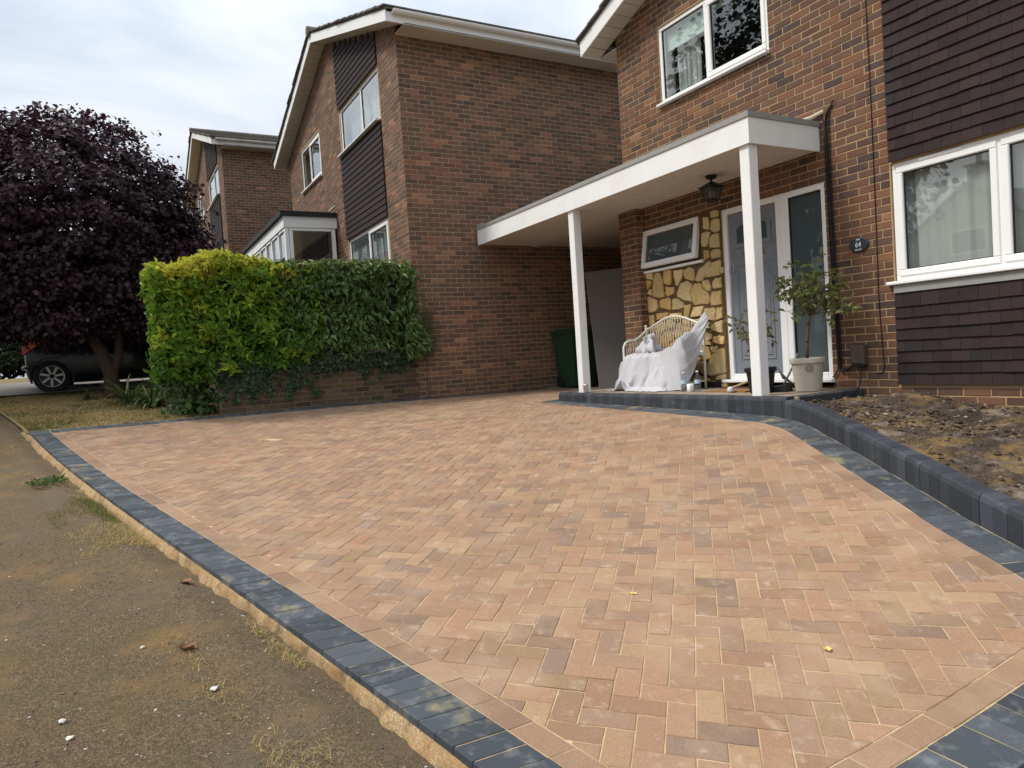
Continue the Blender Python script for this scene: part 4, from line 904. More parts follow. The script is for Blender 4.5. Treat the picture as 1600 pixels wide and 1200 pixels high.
# crazy-paved stone facing: irregular stones with recessed joints
sp = MB().lbox(FA, -7.565, -6.185, -.545, 1.60, -.0044, .012); SP = sp.build('stone_facing', M['stonemortar'], HA)
def voronoi(pts, box, blocked):
    cells = []
    for i, p in enumerate(pts):
        P_ = [(box[0], box[2]), (box[1], box[2]), (box[1], box[3]), (box[0], box[3])]
        for j, q in enumerate(pts):
            if i == j: continue
            mx_, my = (p[0]+q[0])/2, (p[1]+q[1])/2; a, b = p[0]-q[0], p[1]-q[1]
            if math.hypot(a, b) > .9: continue
            P_ = clip(P_, a, b, -(a*mx_+b*my))
            if len(P_) < 3: break
        cells.append(P_)
    return cells
rs = random.Random(5)
TR = [[(-7.629,1.038),(-7.417,1.005),(-7.442,0.914),(-7.516,0.935),(-7.621,0.933)],[(-7.64,0.92),(-7.528,0.925),(-7.46,0.905),(-7.47,0.857),(-7.608,0.748),(-7.661,0.757)],[(-7.586,0.738),(-7.475,0.809),(-7.478,0.707)],[(-7.366,1.01),(-7.294,0.992),(-7.242,0.896),(-7.218,0.664),(-7.335,0.658),(-7.462,0.69),(-7.436,0.861),(-7.404,0.962)],[(-7.209,1.018),(-7.07,0.998),(-7.069,0.889),(-7.081,0.803),(-7.156,0.812),(-7.214,0.834)],[(-7.029,0.985),(-6.852,0.975),(-6.869,0.892),(-6.968,0.768),(-6.992,0.785),(-7.014,0.911)],[(-6.834,0.944),(-6.658,0.952),(-6.665,0.798),(-6.816,0.849),(-6.849,0.882)],[(-7.189,0.801),(-7.025,0.774),(-7.038,0.681),(-7.158,0.661),(-7.188,0.69)],[(-6.973,0.703),(-6.902,0.803),(-6.778,0.823),(-6.711,0.779),(-6.7,0.736),(-6.74,0.67),(-6.72,0.541),(-6.879,0.585),(-6.988,0.647)],[(-6.634,0.819),(-6.583,0.903),(-6.55,0.954),(-6.427,0.936),(-6.493,0.822),(-6.515,0.79),(-6.583,0.781),(-6.645,0.806)],[(-6.455,0.82),(-6.42,0.908),(-6.386,0.924),(-6.208,0.912),(-6.219,0.82),(-6.334,0.815)],[(-6.525,0.788),(-6.415,0.794),(-6.376,0.691),(-6.403,0.639),(-6.485,0.683)],[(-6.327,0.787),(-6.208,0.785),(-6.216,0.672),(-6.345,0.67),(-6.351,0.715)],[(-6.652,0.772),(-6.545,0.766),(-6.522,0.694),(-6.419,0.613),(-6.428,0.498),(-6.605,0.501),(-6.683,0.502),(-6.706,0.589),(-6.731,0.655),(-6.69,0.728)],[(-6.38,0.636),(-6.219,0.639),(-6.222,0.471),(-6.397,0.467),(-6.415,0.538)],[(-7.625,0.7),(-7.514,0.696),(-7.37,0.635),(-7.351,0.536),(-7.395,0.487),(-7.628,0.469)],[(-7.315,0.622),(-7.269,0.64),(-7.127,0.647),(-7.098,0.607),(-7.109,0.476),(-7.237,0.507),(-7.328,0.541)],[(-7.059,0.625),(-6.98,0.617),(-6.871,0.548),(-6.882,0.485),(-7.087,0.475)],[(-6.864,0.519),(-6.727,0.52),(-6.746,0.472),(-6.806,0.349),(-6.883,0.348)],[(-6.7,0.475),(-6.529,0.48),(-6.522,0.451),(-6.563,0.358),(-6.765,0.353)],[(-6.507,0.45),(-6.362,0.444),(-6.325,0.433),(-6.351,0.279),(-6.485,0.303),(-6.54,0.335)],[(-6.298,0.438),(-6.211,0.436),(-6.221,0.302),(-6.327,0.284)],[(-7.641,0.455),(-7.455,0.443),(-7.45,0.31),(-7.643,0.293)],[(-7.403,0.458),(-7.169,0.46),(-7.18,0.394),(-7.394,0.366)],[(-7.144,0.435),(-6.917,0.43),(-6.924,0.344),(-7.167,0.364)],[(-6.757,0.331),(-6.57,0.33),(-6.574,0.275),(-6.674,0.247),(-6.756,0.274)],[(-6.552,0.305),(-6.514,0.298),(-6.441,0.258),(-6.437,0.189),(-6.521,0.208),(-6.557,0.246)],[(-6.405,0.235),(-6.348,0.258),(-6.222,0.282),(-6.225,0.121),(-6.383,0.158),(-6.423,0.188)],[(-6.332,1.606),(-6.261,1.612),(-6.188,1.59),(-6.199,1.51),(-6.327,1.515)],[(-6.456,1.562),(-6.371,1.545),(-6.353,1.489),(-6.373,1.388),(-6.467,1.42)],[(-6.33,1.484),(-6.269,1.503),(-6.186,1.487),(-6.195,1.338),(-6.282,1.333),(-6.345,1.383)],[(-6.471,1.368),(-6.339,1.361),(-6.371,1.249),(-6.425,1.184),(-6.485,1.198)],[(-6.355,1.246),(-6.306,1.324),(-6.208,1.32),(-6.206,1.151),(-6.365,1.169)],[(-6.477,1.165),(-6.386,1.146),(-6.374,1.054),(-6.473,1.028)],[(-6.36,1.116),(-6.296,1.14),(-6.203,1.13),(-6.206,1.028),(-6.347,1.032)],[(-6.839,0.964),(-6.727,0.989),(-6.648,0.952),(-6.659,0.813),(-6.728,0.813),(-6.852,0.893)],[(-6.644,0.811),(-6.58,0.928),(-6.431,1.004),(-6.354,1.002),(-6.41,0.905),(-6.516,0.786),(-6.616,0.79)],[(-6.464,0.824),(-6.343,0.986),(-6.201,1.005),(-6.197,0.841),(-6.32,0.819)],[(-6.531,0.758),(-6.418,0.797),(-6.379,0.672),(-6.406,0.64),(-6.522,0.71)],[(-6.349,0.756),(-6.308,0.795),(-6.21,0.794),(-6.21,0.667),(-6.355,0.67)],[(-6.594,0.068),(-6.532,0.16),(-6.405,0.121),(-6.42,0.059),(-6.576,0.019)],[(-6.396,0.089),(-6.29,0.098),(-6.208,0.086),(-6.214,-0.022),(-6.412,0.027)],[(-6.459,-0.034),(-6.334,-0.021),(-6.334,-0.071),(-6.405,-0.118)],[(-6.595,-0.028),(-6.485,-0.025),(-6.431,-0.177),(-6.581,-0.197)],[(-6.516,-0.262),(-6.423,-0.13),(-6.308,-0.059),(-6.218,-0.06),(-6.213,-0.354),(-6.465,-0.401),(-6.546,-0.365)],[(-6.616,-0.212),(-6.528,-0.222),(-6.573,-0.381),(-6.637,-0.348)],[(-6.579,-0.02),(-6.598,0.021),(-6.485,0.055),(-6.436,-0.011)],[(-6.38,-0.399),(-6.214,-0.369),(-6.219,-0.439),(-6.405,-0.449)]]
def inside(P_, q):
    c = False
    for i in range(len(P_)):
        a, b = P_[i-1], P_[i]
        if (a[1] > q[1]) != (b[1] > q[1]) and q[0] < (b[0]-a[0])*(q[1]-a[1])/(b[1]-a[1])+a[0]: c = not c
    return c
def near(P_, q, d):
    return inside(P_, q) or any(math.hypot(q[0]-a[0], q[1]-a[1]) < d for k in range(len(P_)) for a in (P_[k], ((P_[k][0]+P_[k-1][0])/2, (P_[k][1]+P_[k-1][1])/2)))
STN = [(clip(clip(list(P_), 1, 0, 7.562), 0, -1, 1.598), True) for P_ in TR]
pts = []; tries = 0
while tries < 5000 and len(pts) < 90:
    tries += 1; q = (rs.uniform(-7.56, -6.19), rs.uniform(-.54, 1.595)); dmin = rs.choice((.13, .17, .21, .25))
    if (q[0] < -6.50 and q[1] > .99) or any(near(P_, q, .07) for P_, _ in STN): continue
    if all(math.hypot((q[0]-p[0])*1.12, (q[1]-p[1])*.88) > dmin for p in pts): pts.append(q)
sites = pts+[(sum(p[0] for p in P_)/len(P_), sum(p[1] for p in P_)/len(P_)) for P_, _ in STN]
for k, P_ in enumerate(voronoi(sites, (-7.562, -6.186, -.54, 1.597), None)):
    if k >= len(pts) or len(P_) < 3: continue
    if area(P_) < 0: P_ = P_[::-1]
    c_ = pts[k]
    for Q_, _ in STN:                      # keep clear of the larger measured stones
        if area(Q_) < 0: Q_ = Q_[::-1]
        best = None
        for m in range(len(Q_)):
            p, r_ = Q_[m], Q_[(m+1) % len(Q_)]; dx, dz = r_[0]-p[0], r_[1]-p[1]; l = math.hypot(dx, dz)
            if l < 1e-5: continue
            d = (dz*(c_[0]-p[0])-dx*(c_[1]-p[1]))/l
            if best is None or d > best[0]: best = (d, dz/l, -dx/l, -(dz*p[0]-dx*p[1])/l)
        if best and best[0] > 0: P_ = clip(P_, best[1], best[2], best[3])
        if len(P_) < 3: break
    if len(P_) < 3: continue
    if area(P_) < 0: P_ = P_[::-1]
    STN.append((inset(P_, rs.uniform(.006, .010)), False))
for I, traced in STN:
    if not I or len(I) < 3: continue
    if area(I) < 0: I = I[::-1]
    if area(I) < .0012: continue
    R_ = []
    # chip the corners and wobble the edges
    for k in range(len(I)):
        p, q, r_ = I[k-1], I[k], I[(k+1) % len(I)]
        l1 = math.hypot(p[0]-q[0], p[1]-q[1]); l2 = math.hypot(r_[0]-q[0], r_[1]-q[1]); c = rs.choice((.004, .007, .012, .018))
        f1, f2 = min(.42, c/(l1+1e-6)), min(.42, c/(l2+1e-6))
        R_.append((q[0]+(p[0]-q[0])*f1, q[1]+(p[1]-q[1])*f1)); R_.append((q[0]+(r_[0]-q[0])*f2+rs.gauss(0, .002), q[1]+(r_[1]-q[1])*f2+rs.gauss(0, .002)))
        e = rs.uniform(.4, .6); R_.append((q[0]+(r_[0]-q[0])*e+rs.gauss(0, .005), q[1]+(r_[1]-q[1])*e+rs.gauss(0, .005)))
    cx = sum(p[0] for p in R_)/len(R_); cz = sum(p[1] for p in R_)/len(R_); n_ = len(R_); hh = rs.uniform(.022, .038)
    sh = lambda s: [(cx+(p[0]-cx)*s, cz+(p[1]-cz)*s) for p in R_]
    tx, tz = rs.gauss(0, .05), rs.gauss(0, .05); th = lambda q: hh+(q[0]-cx)*tx+(q[1]-cz)*tz
    V = [P(q, .004) for q in R_]+[P(q, max(.008, th(q)*.72)) for q in sh(.985)]+[P(q, max(.012, th(q)+rs.gauss(0, .0035))) for q in sh(.90)]+[P((cx+rs.gauss(0, .01), cz+rs.gauss(0, .01)), hh+rs.uniform(-.005, .007))]
    F = [(r_*n_+i, r_*n_+(i+1) % n_, (r_+1)*n_+(i+1) % n_, (r_+1)*n_+i) for r_ in range(2) for i in range(n_)]+[(2*n_+i, 2*n_+(i+1) % n_, 3*n_) for i in range(n_)]
    m_ = MB().add(V, F, (rs.random(), rs.random(), rs.random())); m_.build('stone', M['stone'], SP)
MB().lbox(FA, -7.56, -6.28, -.535, -.462, .036, .046).build('damp_strip', M['tile'], HA)

# ------------------------------------------------------------------ neighbour (middle)
dX, dY, dZ = -10.33, -1.20, 1.08
def semi(name, loc, label, ox, oy, oz, indiv, side, dirty, z0):
    xl, xr, yf, ze = -18.30+ox, -10.60+ox, 4.23+oy, 5.285+oz
    o = [(-13.80+ox, -11.53+ox, 4.16+oz, 5.03+oz), (-13.80+ox, -11.53+ox, 1.30+oz, 2.50+oz), (-17.05+ox, -15.35+ox, 4.20+oz, 5.14+oz)]
    T, w, Fm, zt = house(name, loc, label, xl, xr, yf, yf+10, z0, ze, PITCH_R, o, [(-13.86+ox, -11.48+ox, z0, 9+oz)], M['brickN'], M['mortarN'], 0, side=side, dirty=dirty, bz0=z0+.5, verge=.29, board_h=.17)
    tf = lambda u: ze+PITCH_R*(min(u, xl+xr-u)-xl)
    tile_rows(w, Fm, -13.855+ox, -11.485+ox, 2.52+oz, 4.11+oz); tile_rows(w, Fm, -13.855+ox, -11.485+ox, 5.05+oz, 6.6+oz, tf); tile_rows(w, Fm, -13.855+ox, -11.485+ox, 0+oz, 1.25+oz)
    window(T, Fm, -13.80+ox, -11.53+ox, 4.16+oz, 5.03+oz, splits=(-12.52+ox,), sash=(0, 0), sill_ext=.05, sill_out=.09)
    window(T, Fm, -13.80+ox, -11.53+ox, 1.30+oz, 2.50+oz, splits=(-12.60+ox,), sash=(0, 1))
    window(T, Fm, -17.05+ox, -15.35+ox, 4.20+oz, 5.14+oz, splits=(-16.3+ox,), sash=(0, 1))
    for q in ((-14, -11.4, 3.6, 5.25), (-14, -11.4, 1, 2.7), (-17.2, -15.2, 3.6, 5.25)): room(T, Fm, q[0]+ox, q[1]+ox, q[2]+oz, q[3]+oz, 1.5)
    return T, w, Fm
HB, wB, FB = semi('brick_house', (-14.4, 9, -1), 'middle brick house whose long side wall meets the porch roof', 0, 0, 0, 0, (9.58, -.70, 300), False, -1.4)
HC, wC, FC = semi('brick_house', (-24.8, 8, 0), 'farthest brick house, rising behind the purple tree', dX, dY, dZ, 0, (6.6, 2.0, 0), True, -.4)
curtain('net_curtain', FB, -13.78, -12.55, 4.15, 5.05, -.20, 11, .012, M['curtain'], 'white net curtain behind left pane of the middle house upstairs window', 'curtain', 'upstairs net curtains')
curtain('net_curtain', FB, -12.5, -11.55, 4.15, 5.05, -.20, 9, .012, M['curtain'], 'white net curtain behind right pane of the middle house upstairs window', 'curtain', 'upstairs net curtains')
curtain('net_curtain', FB, -13.7, -11.6, 1.3, 2.5, -.30, 10, .02, M['curtain'], 'pale curtain behind the downstairs window of the middle house above the hedge', 'curtain')
# glazed flat-roofed porch of the middle house
PB = thing('glazed_porch', (-16.8, 3.7, .2), 'flat-roofed white glazed porch on the middle house, behind the hedge', 'porch')
px0, px1, py0, py1 = -19.2, -14.5, 3.15, 4.222
MB().box(px0-.06, px1+.05, py0-.06, py1, 3.095, 3.19).build('flat_roof', M['darkboard'], PB)
fb = MB(); fb.box(px0, px1, py0, py0+.03, 2.875, 3.094); fb.box(px1-.03, px1, py0+.03, py1, 2.875, 3.094); fb.build('fascia', M['whitepaint'], PB)
MB().box(px0+.03, px1-.03, py0+.03, py1, 2.89, 2.91).build('ceiling', M['soffit'], PB)
posts = MB()
for x in (px1-.10, -15.25, -15.95, -16.6, -17.3, -18.2, px0): posts.box(x, x+.085, py0+.02, py0+.09, .2, 2.874)
posts.box(px1-.09, px1-.02, py1-.11, py1-.04, .2, 2.874); posts.box(px1-.09, px1-.02, py0+.10, py1-.12, 2.815, 2.873); posts.box(px0+.09, px1-.11, py0+.02, py0+.09, 2.82, 2.873); posts.box(px1-.09, px1-.02, py0+.10, py0+.17, .2, 2.81)
posts.build('frame', M['white'], PB)
MB().box(px1-.06, px1-.054, py0+.17, py1-.12, .3, 2.81).build('side_pane', M['glass'], PB)
for a, b in ((-15.16, -14.61), (-15.86, -15.26), (-16.51, -15.96), (-17.21, -16.61), (-18.1, -17.31)): MB().box(a, b, py0+.05, py0+.056, .3, 2.815).build('front_pane', M['glass'], PB)
MB().box(px0+.05, px1-.08, py1-.06, py1-.002, .2, 2.88).build('inner_wall', M['tile'], PB)
pp = MB(); pp.tube([(px1-.02, py1-.12, 3.23), (px1+.16, py1-.05, 3.30)], .022, 8); tag(pp.build('overflow_pipe', M['cream']), 'short pale overflow pipe above the middle house porch roof', 'pipe')

# ------------------------------------------------------------------ flat porch roof between the two houses
CN = thing('porch_canopy', (-7.6, 5.9, -.55), 'long flat white porch roof on two square posts spanning to the middle house', 'canopy')
c0, c1, cy, cz0, cz1 = -10.555, -4.785, 5.418, 1.885, 2.132
MB().box(c0+.015, c1-.014, cy+.02, 6.438, 2.02, 2.155).build('roof_deck', M['leadtrim'], CN) 
MB().box(c0+.015, -8.0, 6.439, 9.72, 2.02, 2.155).build('rear_roof', M['leadtrim'], CN)
MB().box(c0+.002, -7.953, cy-.001, cy+.0205, cz0, cz1).build('fascia_board', M['whitepaint'], CN)
MB().box(-7.950, c1, cy-.001, cy+.0205, cz0, cz1).build('fascia_board', M['whitepaint'], CN)
MB().box(c1-.021, c1-.0005, cy+.021, 6.44, cz0, cz1).build('fascia_board', M['whitepaint'], CN)
tr = MB(); tr.box(c0+.002, c1+.012, cy-.014, cy+.03, cz1+.001, cz1+.052); tr.box(c1-.03, c1+.012, cy+.03, 6.44, cz1+.001, cz1+.052); tr.build('edge_trim', M['leadtrim'], CN)
n = 10; ys = np.linspace(cy+.022, 6.437, n+1)
for k in range(n):
    a, b = ys[k]+.002, ys[k+1]-.002
    A = [Vector((c0+.004, a, cz0+.022)), Vector((c0+.004, a+.014, cz0+.007)), Vector((c0+.004, b-.014, cz0+.007)), Vector((c0+.004, b, cz0+.022))]
    MB().prism(A, [Vector((c1-.023, q.y, q.z)) for q in A]).build('soffit_board', M['soffit'], CN)
MB().box(c0+.004, -8.0, 6.62, 9.59, cz0+.014, cz0+.03).build('rear_ceiling', M['soffit'], CN)
MB().box(c0+.004, -7.96, 6.44, 6.62, cz0-.004, cz0+.03).build('ceiling_beam', M['soffit'], CN)
for xp in (-7.865, -4.880):
    w_ = .060; lo = STEP-.001
    m_ = MB(); b_ = .006
    ring = [(xp-w_+b_, -w_), (xp+w_-b_, -w_), (xp+w_, -w_+b_), (xp+w_, w_-b_), (xp+w_-b_, w_), (xp-w_+b_, w_), (xp-w_, w_-b_), (xp-w_, -w_+b_)]
    m_.prism([Vector((q[0], 5.505+q[1], lo)) for q in ring], [Vector((q[0], 5.505+q[1], cz0+.008)) for q in ring]); m_.build('post', M['whitepaint'], CN)
MB().box(c0-.03, c0+.12, cy+.01, cy+.26, cz1+.02, cz1+.10).build('flashing', M['leadtrim'], CN)
# dark end of the side passage
tag(MB().box(-10.58, -7.96, 9.6, 9.7, -.75, 1.9).build('passage_door', M['darkboard']), 'dark boarded door closing the far end of the side passage', 'door')
xs = np.linspace(-10.6, -7.9, 20); ys = np.linspace(6.6, 9.6, 20)
X, Y = np.meshgrid(xs, ys, indexing='ij'); V = np.stack([X, Y, G(X, Y)+.006], -1).reshape(-1, 3); i = (np.arange(19)[:, None]*20+np.arange(19)[None, :]).reshape(-1)
obj('passage_floor', npmesh('passage_floor', V, np.stack([i, i+20, i+21, i+1], -1), M['slab']), kind='structure')
# low brick wall under the hedge
GW = thing('garden_wall', (-10.7, 2.7, -.6), 'low weathered brick garden wall under the hedge, running from the middle house', 'wall')
wl = MB().box(-10.815, -10.6045, 1.2445, 4.222, -1.0, .128).build('core', M['mortarW'], GW)
bricks(wl, frameR(-10.60), 1.243, 4.224, -.60, .13, M['brickW'], (), None, 200, phase=.03)
bricks(wl, frameF(1.24), -10.812, -10.602, -.60, .13, M['brickW'], (), None, 40, phase=.02)
# ------------------------------------------------------------------ trees, hedges, plants
def tnt(r, n): return np.stack([np.clip(r, 0, 1), RNG.random(n), RNG.random(n)], -1)
def crown(parent, c, rad, nclump, nleaf, lsize, m, up=.5, shell=.55, clump_r=.38, name='crown', aspect=.78, redtop=True, zmin=-9, squash=None):
    d = rdir(nclump); r = shell+(1-shell)*RNG.random((nclump, 1))**.6
    cc = np.array(c)+d*r*np.array(rad)
    cc = cc[cc[:, 2] > zmin]; nclump = len(cc)
    k = np.repeat(np.arange(nclump), nleaf); n = len(k)
    off = RNG.normal(size=(n, 3))*np.array([1, 1, .42])*clump_r*(.55+.9*RNG.random((nclump, 1))[k])
    p = cc[k]+off
    out = (p-np.array(c))/np.array(rad); out /= np.linalg.norm(out, axis=1, keepdims=True)+1e-6
    nrm = out*.8+np.array([0, 0, up])+.55*RNG.normal(size=(n, 3)); nrm /= np.linalg.norm(nrm, axis=1, keepdims=True)
    ax = rdir(n)*.8+out*.6+np.array([0, 0, -.45]); ax -= nrm*np.sum(ax*nrm, 1, keepdims=True)*.85
    cl = RNG.random(nclump)[k]
    h = (p[:, 2]-c[2])/rad[2]
    t = .10+.42*cl+.20*RNG.random(n)+(np.clip(h-.55, 0, 1)*.9*RNG.random(n)**.7 if redtop else 0)
    leaves(name, p, ax, nrm, lsize*(.6+.7*RNG.random(n)), aspect, m, parent, tnt(t, n), fold=.06, droop=.06)
def limb(mb, a, b, r0, r1, sag=.1, n=6):
    a, b = Vector(a), Vector(b); s = Vector((random.gauss(0, 1), random.gauss(0, 1), random.gauss(0, .4)))*(b-a).length*sag
    mb.tube([a.lerp(b, i/n)+s*math.sin(PI*i/n) for i in range(n+1)], [r0+(r1-r0)*i/n for i in range(n+1)], 8)
TB = (-14.15, -.03, g1(-14.15, -.03)-.04)
PT = thing('smoke_bush', TB, 'big dark purple leaved tree on the lawn with a forked reddish trunk', 'tree')
tk = MB(); x, y, z = TB
tk.tube([(x, y, z-.1), (x+.02, y, z+.1), (x+.0, y-.02, z+.45), (x-.10, y-.14, z+.85), (x-.25, y-.34, z+1.35), (x-.4, y-.55, z+1.9), (x-.55, y-.8, z+2.6)], [.17, .135, .115, .105, .09, .07, .04], 12)
tk.tube([(x+.0, y-.02, z+.30), (x-.02, y+.12, z+.7), (x-.05, y+.17, z+1.15), (x-.05, y+.24, z+1.7), (x-.2, y+.5, z+2.5)], [.085, .07, .062, .052, .035], 10)
for q in range(26):
    a = random.uniform(0, 2*PI); s = (x-.25+random.uniform(-.2, .2), y-.25+random.uniform(-.35, .5), z+random.uniform(1.3, 2.5)); l = random.uniform(.6, 1.3)
    limb(tk, s, (s[0]+math.cos(a)*l, s[1]+math.sin(a)*l*.8, s[2]+random.uniform(.2, 1.1)), .035, .010)
tk.build('trunk', M['bark'], PT, smooth=True)
# crown built of one main mass and a few lobes so that the outline is uneven
cx, cy_, czc = -15.0, -.45, 2.78
def purple(c, rad, ncl, nl, **k): crown(PT, c, rad, ncl, nl, .085, M['purple'], **k)
purple((cx, cy_, czc), (2.0, 2.05, 1.98), 620, 75, shell=.66, clump_r=.16, zmin=.80)
purple((cx+.1, cy_+1.15, 2.05), (1.3, 1.15, 1.35), 260, 70, shell=.6, clump_r=.16, zmin=.45)
purple((cx, cy_-1.45, 2.2), (1.6, 1.45, 1.9), 300, 70, shell=.62, clump_r=.16, zmin=1.02)
purple((cx+.2, cy_-.1, 1.6), (1.5, 1.5, .95), 220, 70, shell=.5, clump_r=.16, zmin=.78)
# upright sprigs on the top
SP_, ST_ = [], []
for q in range(46):
    a = random.uniform(0, 2*PI); rr = 1.85*math.sqrt(random.random()); sx, sy = cx+math.cos(a)*rr, cy_+math.sin(a)*rr; sz = czc+1.98*math.sqrt(max(0, 1-(rr/2.05)**2))-.12
    n = 26; f = RNG.random(n); SP_.append(np.stack([sx+.05*RNG.normal(size=n), sy+.05*RNG.normal(size=n), sz+f*random.uniform(.12, .36)], -1)); ST_.append(.3+.68*RNG.random(n))
SP_, ST_ = np.concatenate(SP_), np.concatenate(ST_); n = len(SP_)
leaves('top_sprigs', SP_, rdir(n)*np.array([1, 1, .4])+np.array([0, 0, .5]), rdir(n)*.5+np.array([0, 0, .8]), .065+.02*RNG.random(n), .75, M['purple'], PT, tnt(ST_, n))['kind'] = 'stuff'

def hedge_leaves(parent, name, x0, x1, y0, y1, zb, zt, n, size, width, m, tf, lean=.55, rough=.10, faces=('front', 'top', 'left', 'right'), inner=.25, rosette=1):
    """leaves on the trimmed faces of a box hedge; front faces +X.  zb, zt: functions of y"""
    wts = {'front': (y1-y0)*1.6, 'top': (y1-y0)*(x1-x0)*1.1, 'left': (x1-x0)*1.3, 'right': (x1-x0)*1.3}; tot = sum(wts[f] for f in faces)
    PP, NN = [], []
    for f in faces:
        k = int(n/rosette*wts[f]/tot); a, b = RNG.random(k), RNG.random(k); d = -np.abs(RNG.normal(size=k))*inner*.35
        if f == 'front': y = y0+(y1-y0)*a; z = zb(y)+(zt(y)-zb(y))*b; bl = rough*(vnoise(y*3.1, z*3.1, 71)-.45)*1.8; PP.append(np.stack([x1+bl+d*.6, y, z], -1)); NN.append(np.tile((1, 0, .28), (k, 1)))
        if f == 'top': y = y0+(y1-y0)*a; x = x0+(x1-x0)*b; z = zt(y)+rough*(vnoise(y*3.1, x*3.1, 72)-.45)*.9+d*.5; PP.append(np.stack([x, y, z], -1)); NN.append(np.tile((.25, 0, 1), (k, 1)))
        if f in ('left', 'right'):
            s = -1 if f == 'left' else 1; ye = y0 if s < 0 else y1; x = x0+(x1-x0)*a; z = zb(np.full(k, ye))+(zt(np.full(k, ye))-zb(np.full(k, ye)))*b
            PP.append(np.stack([x, ye-s*d*.6*-1+s*rough*(vnoise(x*3, z*3, 73)-.45), z], -1)); NN.append(np.tile((.15, s, .25), (k, 1)))
    P, Nn = np.concatenate(PP), np.concatenate(NN)
    if rosette > 1:
        k = len(P); P0 = P; ax0 = Nn+.4*RNG.normal(size=Nn.shape); ax0 /= np.linalg.norm(ax0, axis=1, keepdims=True)
        P = np.repeat(P0, rosette, 0)+.012*RNG.normal(size=(k*rosette, 3)); Nr = np.repeat(ax0, rosette, 0); rd = rdir(k*rosette); ax = rd-Nr*np.sum(rd*Nr, 1, keepdims=True)*.75; nr = Nr*1.0+.35*RNG.normal(size=Nr.shape); tt_ = np.repeat(tf(P0), rosette)+.10*RNG.normal(size=k*rosette)
    else:
        k = len(P); nr = Nn*1.0+.55*RNG.normal(size=Nn.shape); ax = rdir(k)*.8+Nn*.35+np.array([0, 0, -lean]); tt_ = tf(P)+.12*RNG.normal(size=k)
    nr /= np.linalg.norm(nr, axis=1, keepdims=True); n = len(P)
    leaves(name, P, ax, nr, size*(.65+.6*RNG.random(n)), width, m, parent, tnt(tt_, n), fold=.10, droop=.18)
GH = thing('golden_hedge', (-11.1, 1.4, -.3), 'bright yellow-green clipped hedge at the left end of the garden wall', 'hedge')
zt_g = lambda y: 1.52+.20*np.exp(-((y-1.45)/.38)**2)+.03*np.sin(y*7)+.05*np.exp(-((y-.55)/.1)**2)
zb_g = lambda y: np.where(y < 1.20, -.10+.20*(1.2-y), .02+.12*np.clip(y-1.2, 0, 1.4))
def tf_g(P):  # golden growth on top; the hedge's shading also put in as darker green below
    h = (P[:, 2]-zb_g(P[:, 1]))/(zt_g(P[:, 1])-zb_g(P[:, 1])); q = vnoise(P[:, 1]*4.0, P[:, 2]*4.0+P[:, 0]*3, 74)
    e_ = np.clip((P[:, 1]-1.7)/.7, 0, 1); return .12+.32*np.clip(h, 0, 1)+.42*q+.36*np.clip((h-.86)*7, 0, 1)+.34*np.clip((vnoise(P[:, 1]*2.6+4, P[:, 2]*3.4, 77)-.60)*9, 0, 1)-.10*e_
ib = MB(); ib.box(-11.62, -10.66, .66, 2.36, .18, 1.40); ib.build('dark_core', M['darkleaf'], GH)  # plain dark box; the shade between the leaves is put into its colour
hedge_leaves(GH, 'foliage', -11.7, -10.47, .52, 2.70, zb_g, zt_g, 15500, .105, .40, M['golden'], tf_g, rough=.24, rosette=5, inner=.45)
LH = thing('laurel_hedge', (-11.1, 3.4, 0), 'dark green clipped laurel hedge between the golden hedge and the middle house', 'hedge')
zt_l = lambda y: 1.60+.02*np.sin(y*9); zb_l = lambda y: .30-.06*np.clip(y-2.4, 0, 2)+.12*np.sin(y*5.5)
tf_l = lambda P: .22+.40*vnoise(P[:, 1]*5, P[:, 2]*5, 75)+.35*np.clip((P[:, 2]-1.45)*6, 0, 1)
MB().box(-11.62, -10.68, 2.36, 4.10, .40, 1.48).build('dark_core', M['darkleaf'], LH)  # dark box again, with the shaded hedge interior painted in
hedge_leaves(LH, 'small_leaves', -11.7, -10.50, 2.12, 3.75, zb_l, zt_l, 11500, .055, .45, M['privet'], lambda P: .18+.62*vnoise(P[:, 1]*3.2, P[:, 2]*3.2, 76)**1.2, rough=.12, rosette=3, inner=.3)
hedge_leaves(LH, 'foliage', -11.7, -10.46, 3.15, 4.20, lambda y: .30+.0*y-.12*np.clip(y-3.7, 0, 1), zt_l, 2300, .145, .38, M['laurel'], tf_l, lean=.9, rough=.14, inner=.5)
hedge_leaves(LH, 'foliage', -11.7, -10.44, 2.20, 3.35, zb_l, zt_l, 900, .120, .42, M['laurel'], tf_l, lean=.9, rough=.14, faces=('front', 'top'), inner=.2)
